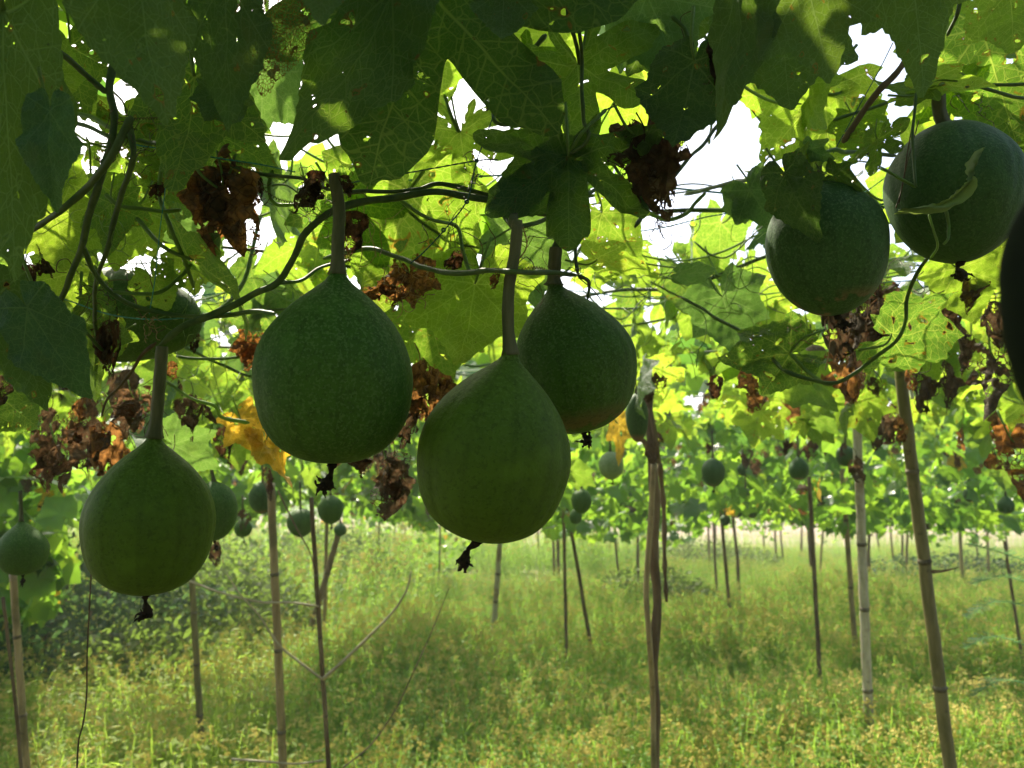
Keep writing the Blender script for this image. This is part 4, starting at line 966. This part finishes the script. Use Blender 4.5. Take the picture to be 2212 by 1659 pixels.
# ---- dry leaves
def dleaf(v, px, py, d, lpx, mat=M_dry, tilt=0, crush=.3, widthf=1.0, seed=None):
    rng = random.Random(int(px * 3 + py) if seed is None else seed)
    o = place('dried_leaf', dry_mesh('dried_leaf', rng, mat, 22, 1, crush), Matrix.Translation(P(px, py, d)) @ Matrix.Rotation(R(tilt), 4, 'Y') @ Matrix.Rotation(rng.uniform(-.8, .8), 4, 'Z') @ Matrix.Diagonal((wid(lpx, d) * widthf * .78, wid(lpx, d) * widthf * .78, wid(lpx, d) * .92, 1)), v)
    return o
M_dryw = dry_mat('dry_leaf_whole', (.08, .058, .04), (.16, .12, .085), (.42, .17, .035), holes=.12)
for (v, A_, T_, kd, m_, rl, w_, cu, fo) in [(VA, (470, 405, .60), (592, 552, .59), 'tri', M_dryw, 25, .8, .45, .35), (VA, (470, 402, .61), (430, 545, .61), 'oval', M_dryw, -25, .9, .3, -.2), (VA, (480, 410, .605), (520, 560, .605), 'tri', M_dryw, -10, .6, .2, .3),
    (VK, (2150, 775, 1.0), (2158, 895, 1.0), 'tri', M_dry, 15, .7, .5, .3), (VK, (2190, 955, 1.1), (2200, 1085, 1.1), 'tri', M_dryw, -20, .7, .5, -.3), (VJ, (125, 965, .9), (150, 1060, .9), 'tri', M_dryp, 10, .8, .5, .3), (VJ, (290, 860, .95), (300, 935, .95), 'tri', M_dryp, 10, 1, .5, .4),
    (VD, (1395, 300, .56), (1450, 470, .57), 'tri', M_dry, 20, .8, .4, .5), (VC, (845, 1000, .95), (855, 1112, .95), 'oval', M_dry, 30, .9, .4, .5), (VC, (885, 590, .63), (905, 665, .63), 'broad', M_dryo, 15, 1, .3, .3), (VE, (1890, 640, .98), (1880, 790, .98), 'oval', M_dryp, 30, .8, .5, .6), (VJ, (545, 735, .8), (535, 800, .8), 'tri', M_dryw, 0, 1, .3, .3)]:
    o = hleaf(v, A_, T_, kd, m_, rl, False, cu, fo, .2, w_); o.name = 'dried_leaf'
dd = [
 (VA, 520, 375, .62, 85, M_dryd, -35, .4, 1), (VA, 770, 455, .55, 115, M_dryd, 5, .4, .8), (VA, 700, 372, .52, 90, M_dryd, 20, .5, 1.3), (VA, 690, 395, .51, 80, M_dry, 40, .5, 1.0), (VA, 735, 380, .49, 60, M_dryd, -30, .5, 1),
 (VC, 870, 590, .62, 85, M_dryo, 10, .5, 1.2), (VC, 840, 610, .62, 75, M_dryo, 60, .5, 1.0), (VC, 905, 780, .75, 150, M_dryo, -8, .5, .9), (VC, 930, 800, .78, 120, M_dryo, -25, .5, .9), (VC, 890, 860, .75, 110, M_dry, 10, .5, .8),
 (VC, 1075, 590, .5, 40, M_dryo, 20, .4, 1), (VC, 850, 985, .95, 130, M_dry, 4, .4, .8), (VC, 770, 975, .8, 60, M_dryd, -20, .4, 1.2), (VC, 1000, 540, .7, 60, M_dryd, 40, .5, 1),
 (VD, 1390, 290, .55, 190, M_dryd, -8, .3, 1.0), (VD, 1415, 300, .57, 150, M_dry, 20, .35, .9), (VD, 1545, 75, .52, 130, M_dryd, 0, .4, .75), (VD, 1568, 120, .53, 85, M_dryd, -5, .4, .8),
 (VF, 1955, 690, .9, 80, M_dry, 0, .4, 1), (VE, 1800, 640, .95, 170, M_dry, 0, .45, .7), (VE, 1850, 630, .95, 190, M_dry, 4, .45, .7), (VE, 1895, 640, .98, 170, M_dryp, -4, .45, .8), (VE, 1830, 740, 1.1, 150, M_dryo, 0, .4, .8), (VE, 1870, 640, 1.0, 140, M_dryd, 0, .4, .8),
 (VE, 1600, 800, 1.1, 80, M_dryo, -30, .4, 1), (VE, 1545, 810, 1.1, 70, M_dryd, 0, .4, 1), (VE, 1620, 830, 1.3, 70, M_dryo, 0, .4, 1),
  (VK, 2060, 640, 1.0, 110, M_dryp, 18, .4, .8), (VK, 2110, 590, .9, 110, M_dryp, 20, .35, .8), (VK, 2070, 700, 1.1, 120, M_dry, 0, .4, .9), (VK, 2150, 650, 1.0, 110, M_dry, 0, .4, .9), (VK, 1960, 760, 1.2, 90, M_dryo, 0, .4, .9), (VK, 1910, 860, 1.6, 110, M_dry, 0, .4, .9), (VK, 1985, 800, 1.3, 110, M_dry, 0, .4, .8), (VK, 2040, 780, 1.3, 110, M_dry, 0, .4, .8), (VK, 1940, 900, 1.5, 70, M_dryo, 0, .4, .8),
 (VK, 1855, 870, 2.6, 60, M_dryd, 0, .4, 1.2), (VK, 1890, 910, 2.0, 70, M_dry, 0, .4, 1.),
 (VJ, 130, 955, .9, 120, M_dryp, 8, .25, 1.2), (VJ, 200, 900, 1.0, 140, M_dry, 0, .5, .8), (VJ, 225, 910, 1.0, 150, M_dryo, -6, .5, .8), (VJ, 180, 860, 1.0, 120, M_dryo, 4, .5, .8), (VJ, 295, 865, .95, 95, M_dry, 15, .3, 1.2), (VJ, 415, 850, .9, 95, M_dry, -4, .5, .8), (VJ, 435, 870, .9, 60, M_dry, -40, .4, .8),
 (VJ, 250, 690, .62, 145, M_dryd, 0, .3, .6), (VJ, 235, 690, .63, 130, M_dry, -4, .3, .7), (VJ, 545, 735, .8, 75, M_dryo, 10, .3, 1), (VJ, 370, 780, .7, 45, M_dryo, -10, .3, 1), (VJ, 430, 720, .8, 50, M_dryd, 10, .4, .8),
 (VJ, 500, 910, 1.1, 100, M_dryd, 5, .4, .9), (VJ, 110, 880, 1.0, 100, M_dry, 10, .4, .9), (VJ, 470, 1170, 1.6, 60, M_dry, -5, .3, .9), (VJ, 525, 1100, 2.2, 50, M_dry, 0, .3, 1), (VJ, 15, 580, .62, 90, M_dryd, 0, .4, 1), (VJ, 50, 560, .64, 100, M_dryd, -10, .4, 1), (VJ, 90, 530, .64, 90, M_dryd, -20, .4, .9), (VJ, 5, 810, .7, 80, M_dry, 0, .4, 1.), (VJ, 260, 960, 1.1, 80, M_dryo, 0, .4, 1.),
 (VJ, 575, 1010, 1.85, 70, M_dryd, -10, .4, .6), (VJ, 160, 600, .8, 70, M_dry, 0, .4, 1.), (VB, 355, 395, .6, 60, M_dryd, 30, .4, 1), (VB, 60, 20, .6, 60, M_dryo, 30, .4, 1)]
for a in dd: dleaf(*a)

# ---- tendrils: coils and straggling threads
def tendril(v, pts, coil=0, turns=12, rpx=1.2, mat=M_tend):
    L = catmull([P(*p) for p in pts], 24 if coil else 8); d = pts[0][2]
    if coil:
        n = len(L); out = []
        for i in range(n - 1):
            for k in range(3):
                out.append((L[i].lerp(L[i + 1], k / 3), (i + k / 3) / (n - 1)))
        r = wid(coil, d); L = [p + (UP * math.cos(u * turns * 6.283) + FW * math.sin(u * turns * 6.283)) * r for p, u in out]
    return obj('tendril', mesh('tendril', *tube_geo(L, wid(rpx, d) / 2, 4), mat), v)
tendril(VB, [(270, 262, .5), (262, 310, .5), (245, 345, .5), (225, 350, .5), (205, 340, .5)], 3.5, 18, 2)
tendril(VB, [(280, 258, .5), (330, 256, .5), (372, 255, .52)], 2.5, 16, 1.8)
tendril(VA, [(500, 350, .6), (545, 358, .6)], 3, 12, 2); tendril(VA, [(555, 400, .6), (600, 430, .6), (645, 440, .6)], 2.5, 16, 1.8)
tendril(VC, [(1115, 586, .5), (1160, 578, .52), (1195, 590, .54)], 3, 14, 2.2, M_tang)
tendril(VC, [(1130, 490, .5), (1138, 530, .5), (1120, 560, .5), (1098, 572, .5)], 0, 0, 4, M_tang)
tendril(VC, [(1250, 600, .56), (1280, 625, .56), (1300, 650, .56)], 0, 0, 3, M_tend)
tendril(VF, [(1480, 90, .56), (1470, 40, .56), (1500, 20, .56)], 0, 0, 2)
tendril(VF, [(1975, 250, .58), (1960, 330, .58), (1950, 400, .58), (1935, 450, .58)], 0, 0, 3); tendril(VF, [(1985, 260, .58), (1955, 370, .58), (1942, 440, .58)], 0, 0, 2.5)
rng = random.Random(8)
for (v, cx, cy, d, sp, nn, m) in [(VA, 690, 400, .51, 45, 22, M_tend), (VB, 300, 270, .5, 60, 9, M_tend), (VB, 340, 330, .56, 60, 12, M_tend), (VC, 1240, 585, .56, 25, 10, M_tend), (VA, 1040, 360, .56, 28, 14, M_tend), (VC, 880, 610, .6, 40, 14, M_tang), (VJ, 325, 700, .56, 22, 12, M_tang), (VD, 1440, 480, .56, 28, 16, M_tend), (VB, 200, 640, .6, 70, 12, M_tend), (VJ, 330, 860, .8, 80, 10, M_tend), (VF, 2100, 230, .64, 30, 8, M_tend), (VE, 1720, 730, .75, 20, 6, M_tang), (VD, 1560, 170, .52, 22, 8, M_tend), (VB, 400, 300, .55, 50, 10, M_tend), (VA, 600, 420, .6, 50, 8, M_tend), (VA, 780, 480, .58, 60, 12, M_tang), (VA, 480, 640, .62, 80, 12, M_pet), (VC, 1150, 560, .54, 60, 10, M_tend), (VH, 1350, 560, .9, 90, 12, M_pet), (VI, 1600, 560, .9, 110, 14, M_pet), (VB, 180, 420, .55, 80, 12, M_pet), (VJ, 480, 780, .9, 90, 14, M_pet), (VK, 1980, 680, .8, 70, 10, M_tend), (VC, 1000, 480, .6, 60, 8, M_tend)]:
    for k in range(nn):
        x, y = cx + rng.gauss(0, sp * .6), cy + rng.gauss(0, sp * .6); pts = []
        a = rng.uniform(0, 6.28)
        for q in range(6):
            pts.append((x, y, d + rng.uniform(-.015, .015))); a += rng.uniform(-1.4, 1.4); st = sp * rng.uniform(.15, .4); x += st * math.cos(a); y += st * math.sin(a) + sp * .08
        tendril(v, pts, 0, 0, rng.uniform(1.1, 2.2), m)

# ---- twine
def twine(label, pts, w_=3.2, mat=M_twine, knots=()):
    t = thing('twine', label, 'twine', P(*pts[0]), 'twine strung across the trellis'); L = [P(*p) for p in pts]; path = catmull(L, 10); d = pts[0][2]
    r = wid(w_, d) / 2; a = []
    for ph in (0, math.pi):
        n = len(path); out = []
        for i in range(n - 1):
            for k in range(3): 
                q = path[i].lerp(path[i + 1], k / 3); s_ = (i * 3 + k); out.append(q + (UP * math.cos(s_ * .8 + ph) + FW * math.sin(s_ * .8 + ph)) * r * .45)
        a.append(tube_geo(out, r * .62, 5))
    obj('cord', mesh('cord', *join(a), mat), t)
    for k in knots:
        c = P(*k); kr = wid(w_ * 1.4, k[2]); g = [tube_geo(catmull([c + Vector((math.cos(q), rng.uniform(-.4, .4), math.sin(q))) * kr * .7 for q in np.linspace(o_, o_ + 5.5, 7)], 4), kr * .4, 5) for o_ in (0, 2)]
        obj('knot', mesh('knot', *join(g), mat), t)
twine('teal twine running level across the crossing stems at upper left', [(265, 305, .56), (310, 316, .56), (362, 322, .56), (460, 340, .58), (560, 355, .6), (640, 372, .62)], 3.6, knots=[(363, 322, .555)])
twine('teal twine hanging down behind the left vines', [(365, 270, .56), (363, 322, .56), (358, 400, .57), (345, 500, .58), (335, 600, .58), (322, 680, .57)], 3.0)
twine('bright teal twine across the level gourd behind the left vines', [(60, 618, .62), (150, 650, .62), (240, 680, .6), (330, 690, .58), (400, 686, .57), (470, 678, .56), (590, 672, .56)], 3.4)
twine('dark twine rising to the knot left of the lower star leaf', [(650, 415, .6), (784, 390, .56), (900, 370, .56), (1030, 347, .55), (1075, 345, .56)], 3.4, M_twined, [(1030, 347, .55)])
twine('dark knotted twine slanting down through the big arched stem', [(1085, 180, .6), (1062, 260, .58), (1030, 347, .55), (1010, 430, .54), (970, 485, .55), (920, 540, .56), (885, 570, .57)], 3.6, M_twined, [(1008, 436, .54), (958, 497, .55)])
twine('teal twine at the top centre between bright leaves', [(1120, -10, .75), (1105, 60, .75), (1090, 130, .75), (1075, 200, .74)], 3.2)
twine('teal twine crossing the white sky gap right of the dry leaf', [(1380, 500, .9), (1440, 490, .88), (1520, 470, .85), (1600, 452, .8), (1700, 400, .8)], 3.0)
twine('thin teal twine behind the upper right gourd', [(1740, 480, .8), (1860, 420, .8), (1960, 350, .8), (2100, 270, .8), (2230, 190, .8)], 2.6)
twine('pair of dark cords tied right of the star leaf', [(1300, 240, .62), (1340, 225, .62), (1390, 210, .62)], 4, M_twined)
twine('dark twine slanting beside the woody stick at upper right', [(1800, 330, .66), (1850, 240, .66), (1900, 150, .66), (1930, 90, .66)], 3, M_twined)
for k in range(7):
    y = .9 + k * .45; z = 1.2 + .40
    t = thing('twine', ['topmost', 'second from the top', 'third from the top', 'middle', 'third from the bottom', 'second from the bottom', 'lowest'][k] + ' of the faint level net twines under the sunlit leaves', 'twine', (0, y, z), 'net twine under the canopy')
    path = [Vector((-2.2 + i * .2, y, z + .02 * math.sin(i * 1.3 + k) - .04)) for i in range(23)]; obj('cord', mesh('cord', *tube_geo(path, .0013, 4), M_twine), t)

# ---- random canopy leaves near and middle distance (parts of the vines)
def cz(x, y): return 1.2 + .40 + .05 * mn.noise(Vector((x * 1.5, y * 1.5, 0))) + .03 * math.sin(x * 2)
rng = random.Random(42)
SH = [leaf_mesh('leaf', rng, k, 84, 9, [m, M_pet], rng.uniform(.1, .4), rng.uniform(.0, .25), .08, True, .05, rng.uniform(.5, .9), rng.uniform(.85, 1.05))
      for k, m in [('broad', M_leaf), ('broad', M_leafh), ('star', M_leaf), ('tri', M_leafh), ('broad', M_leaf), ('star', M_leafh), ('broad', M_leafh), ('tri', M_leaf), ('broad', M_blue), ('tri', M_lace)]]
def blocked(p, r, dmax=1.25):
    x, y, d = proj(p)
    if d < .05 or d > dmax: return False
    rp = r / d * 1702
    for (t, b, g, gd) in GOURDS:
        if gd < .3 or gd > .9: continue
        if d > gd + .12: continue
        cx, cy = (t[0] + b[0]) / 2, (t[1] + b[1]) / 2; hy = abs(b[1] - t[1]) / 2; hx = g
        if abs(x - cx) < hx + rp * .9 and abs(y - cy) < hy + rp * .9: return True
    return False
def rnd_basis(rng, loc, s, sunny=.9):
    n = Vector((rng.gauss(-.15, .35), rng.gauss(.55, .4), rng.gauss(.75, .25)))
    t = Vector((rng.gauss(0, .7), rng.gauss(.1, .5), rng.gauss(-.75, .4)))
    return basis(t, n, s, loc)
GAPS = [(590, 115, 28, 75), (1590, 270, 75, 75), (1480, 370, 45, 40), (1540, 320, 50, 40), (1310, 70, 45, 90), (436, 42, 16, 26), (150, 215, 26, 26), (628, 265, 38, 32), (778, 325, 24, 45), (1105, 360, 30, 70), (365, 582, 75, 26), (1030, 518, 28, 26), (860, 332, 24, 22),
        (1960, 240, 26, 60), (1160, 20, 45, 40), (2060, 25, 35, 35), (255, 560, 30, 26), (540, 470, 20, 20), (1380, 470, 26, 22), (1420, 420, 20, 20), (700, 130, 14, 14), (970, 260, 22, 30), (1480, 60, 16, 20)]
def ingap(p, r):
    x, y, d = proj(p)
    if d < .1: return False
    rp = r / d * 1702 * .35
    return any(abs(x - a) < c + rp and abs(y - b) < e + rp for a, b, c, e in GAPS)
cnt = 0; tries = 0
while cnt < 680 and tries < 8000:
    tries += 1
    y = .72 + 3.3 * rng.random() ** 1.25; x = rng.uniform(-1, 1) * (.2 + .80 * y)
    s = rng.uniform(.042, .088); z = cz(x, y) + rng.uniform(-.10, .06)
    if y > 1.6: z -= max(0, rng.gauss(0, .10))
    p_ = Vector((x, y, z))
    if blocked(p_, s) or ingap(p_, s): continue
    px = proj(p_)[0]; v = VG if px < 800 else VH if px < 1500 else VI
    k = rng.choices(range(10), [4, 4, 3, 3, 4, 3, 3, 2, 1.6, 1])[0]
    place('leaf', SH[k], rnd_basis(rng, p_, s), v); cnt += 1
# hanging leaves of the middle distance
for k in range(330):
    left = k % 2 == 0
    y = rng.uniform(1.35, 3.6); px = rng.uniform(-40, 560) if left else rng.uniform(1330, 2260)
    lo = 1000 if left else 960
    py = rng.triangular(560, lo, 760); x = (px - 1106) / 1702 * y
    if left and 350 < px < 560 and py > 1000: continue
    p_ = P(px, py, y); s = rng.uniform(.05, .085)
    place('leaf', SH[rng.choices(range(10), [4, 4, 3, 3, 4, 3, 3, 2, 3, 1])[0]], rnd_basis(rng, p_, s), VJ if left else VK)
DS = [dry_mesh('dried_leaf', rng, m, 10, 1, .35) for m in (M_dry, M_dryo, M_dryd, M_dryp)]
for k in range(110):
    left = k % 2 == 0; y = rng.uniform(1.3, 4.5); px = rng.uniform(0, 900) if left else rng.uniform(1400, 2230); py = rng.uniform(760, 990)
    s = rng.uniform(.04, .075); o = place('dried_leaf', DS[rng.randrange(4)], Matrix.Translation(P(px, py, y)) @ Matrix.Rotation(rng.uniform(-.4, .4), 4, 'Y') @ Matrix.Rotation(rng.uniform(0, 6), 4, 'Z') @ Matrix.Diagonal((s * .9, s * .9, s, 1)), VJ if left else VK)
# stems running over the net, middle distance
for v, x0, x1 in ((VG, -1.8, -.3), (VH, -.5, .6), (VI, .3, 1.9)):
    for k in range(10):
        a = Vector((rng.uniform(x0, x1), rng.uniform(.85, 3), 1.55)); dirn = rng.uniform(0, 3.14); pts = []
        for q in range(7):
            pts.append(Vector((a.x, a.y, cz(a.x, a.y) - .05 + rng.uniform(-.03, .02)))); dirn += rng.uniform(-.5, .5); a += Vector((math.cos(dirn), math.sin(dirn), 0)) * .14
        tube('stem', pts, rng.uniform(.002, .0038), M_vine if k % 2 else M_vined, v, 6, 6)

for k in range(170):
    y = rng.uniform(.62, 1.7); a = Vector((rng.uniform(-.75, .75) * y, y, cz(0, y) - rng.uniform(-.02, .10))); az = rng.uniform(0, 6.28); L = rng.uniform(.12, .3)
    b = a + Vector((math.cos(az) * L, math.sin(az) * L * .6, rng.uniform(-.06, .03))); m_ = (a + b) / 2 + Vector((rng.uniform(-.03, .03), 0, -rng.uniform(0, .05)))
    if blocked(m_, .06) or blocked(a, .03) or blocked(b, .03): continue
    px = proj(m_)[0]; tube('stem', [a, a.lerp(m_, .5) + Vector((0, 0, -.01)), m_, m_.lerp(b, .6) + Vector((0, 0, .012)), b], lambda u: .0017 * (1 - .5 * u) * min(1, .4 + u * 8), M_pet if k % 3 else M_vine, VG if px < 800 else VH if px < 1500 else VI, 6, 6)
# ---- overhead shade layer above the near leaves, and unseen canopy behind the camera (stuff)
LOW = [leaf_mesh('leaf', rng, k, 30, 3, [M_far, M_pet], rng.uniform(.1, .4), rng.uniform(0, .2), .06, True, .05, .6) for k in ('broad', 'star', 'tri', 'broad', 'tri', 'broad')]
DRL = [dry_mesh('dried_leaf', rng, m, 6, 1, .3, False) for m in (M_dry, M_dryo)]
YL = [leaf_mesh('leaf', rng, 'tri', 30, 3, [M_yel, M_pet], .3, .2, .1, True, .05, .5)]
PR = LOW + DRL + YL
def euler_pts(n, vert=.5):
    out = []
    for _ in range(n):
        m = (rnd_basis(rng, Vector((0, 0, 0)), 1) if rng.random() > vert else basis(Vector((rng.gauss(0, 1), rng.gauss(-.3, .8), rng.gauss(-.4, .8))), Vector((rng.gauss(0, .8), rng.gauss(-.3, .8), rng.gauss(.7, .5))), 1, Vector((0, 0, 0)))).to_3x3()
        out.append(tuple(m.to_euler()))
    return np.array(out)
pts = []
def addp(n, fx, fy, fz, cond=None):
    k = 0
    while k < n:
        y = fy(); x = fx(y); z = fz(x, y)
        if cond and not cond(x, y, z): continue
        if y < 8 and ingap(Vector((x, y, z)), .08): k += 1; continue
        pts.append((x, y, z)); k += 1
U = rng.uniform
# dense layer above and slightly ahead of the near leaves: it shades them
addp(620, lambda y: U(-1.3, 1.2), lambda: U(.05, .98), lambda x, y: cz(x, y) + U(.14, .30), lambda x, y, z: not (x > .36 and y > .35) and not (-.20 < x < .02 and y > .35 and rng.random() < .45))
addp(2600, lambda y: U(-6, 6), lambda: U(-9, -3), lambda x, y: cz(x, y) + U(-.5, .25))  # unseen foliage farther back, added to keep blue sky reflection off the gourds
addp(1500, lambda y: U(-3, 3), lambda: U(-3, .1), lambda x, y: cz(x, y) + U(-.05, .25))
addp(820, lambda y: U(-1, 1) * (1.2 + .85 * y), lambda: U(1.0, 6.0), lambda x, y: cz(x, y) + U(-.02, .12), lambda x, y, z: mn.noise(Vector((x * .9, y * .9, 7))) > -.18 and not (x < -.25 * y - .3 and rng.random() < .6))
shade = pts; n = len(pts)
idx = rs.choice(len(PR), n, p=[.17, .16, .17, .16, .16, .14, .015, .015, .01])
scatter('canopy_leaves', PR, pts, euler_pts(n), rs.uniform(.06, .11, n), idx, 'mass of sunlit vine leaves lying over the net above the gourds', 'leaves')
# far block of trellis foliage
pts = []
def fz_far(x, y):
    px = 1106 + 1702 * x / y
    fr = 1122 + 85 * mn.noise(Vector((x * 1.1, y * .4, 3))) - (20 if 560 < px < 900 else 0)
    zl = 1.2 - (fr - 1069) / 1702 * y; return zl + (1.75 - zl) * rng.random() ** 1.15
addp(19000, lambda y: U(-.1, .75) * y + U(-.3, .3), lambda: 3.8 + 11.5 * rng.random() ** .8, fz_far)
addp(6500, lambda y: U(-.8, -.1) * y, lambda: 3.6 + 6.6 * rng.random() ** .9, fz_far, lambda x, y, z: mn.noise(Vector((x * .8, y * .8, z))) > -.15)
addp(1500, lambda y: U(-.34, -.04) * y, lambda: U(9, 12.5), lambda x, y: 1.3 * rng.random() ** 1.2, lambda x, y, z: mn.noise(Vector((x * 1.6, y, z * 1.5))) > -.05)
addp(800, lambda y: U(-.75, -.56) * y, lambda: U(2.6, 4.5), lambda x, y: U(.75, 1.5))
n = len(pts); idx = rs.choice(len(PR), n, p=[.16, .15, .16, .15, .15, .13, .045, .035, .02])
scatter('far_trellis_foliage', PR, pts, euler_pts(n), np.clip(.085 - .0035 * np.array(pts)[:, 1], .04, .08) * rs.uniform(.7, 1.25, n), idx, 'bright vine foliage filling the trellis in the middle and far distance', 'foliage')
# beyond the road
pts = []
addp(9000, lambda y: U(-.9, .95) * y, lambda: U(46, 58), lambda x, y: 3.4 * rng.random() * (.75 + .5 * mn.noise(Vector((x * .3, 0, 0)))))
n = len(pts); scatter('far_hedge', LOW, pts, euler_pts(n), rs.uniform(.2, .4, n), rs.randint(0, 6, n), 'distant green thicket beyond the sandy road', 'thicket')

# ---- thin sunlit haze under the trellis
hv, hf = box(Vector((0, 70, -1.2)), 320, 280, 7.5)
a = N('haze_air'); pv = a.n('ShaderNodeVolumePrincipled'); pv.inputs['Color'].default_value = (.95, .97, .90, 1); pv.inputs['Density'].default_value = .0065; pv.inputs['Anisotropy'].default_value = .5
a.l(pv.outputs[0], a.out.inputs['Volume'])
hz = obj('haze', mesh('haze', hv, hf, a.m, False)); hz['kind'] = 'stuff'; hz['label'] = 'thin bright haze in the air over the field'; hz['category'] = 'haze'
S.cycles.volume_bounces = 0
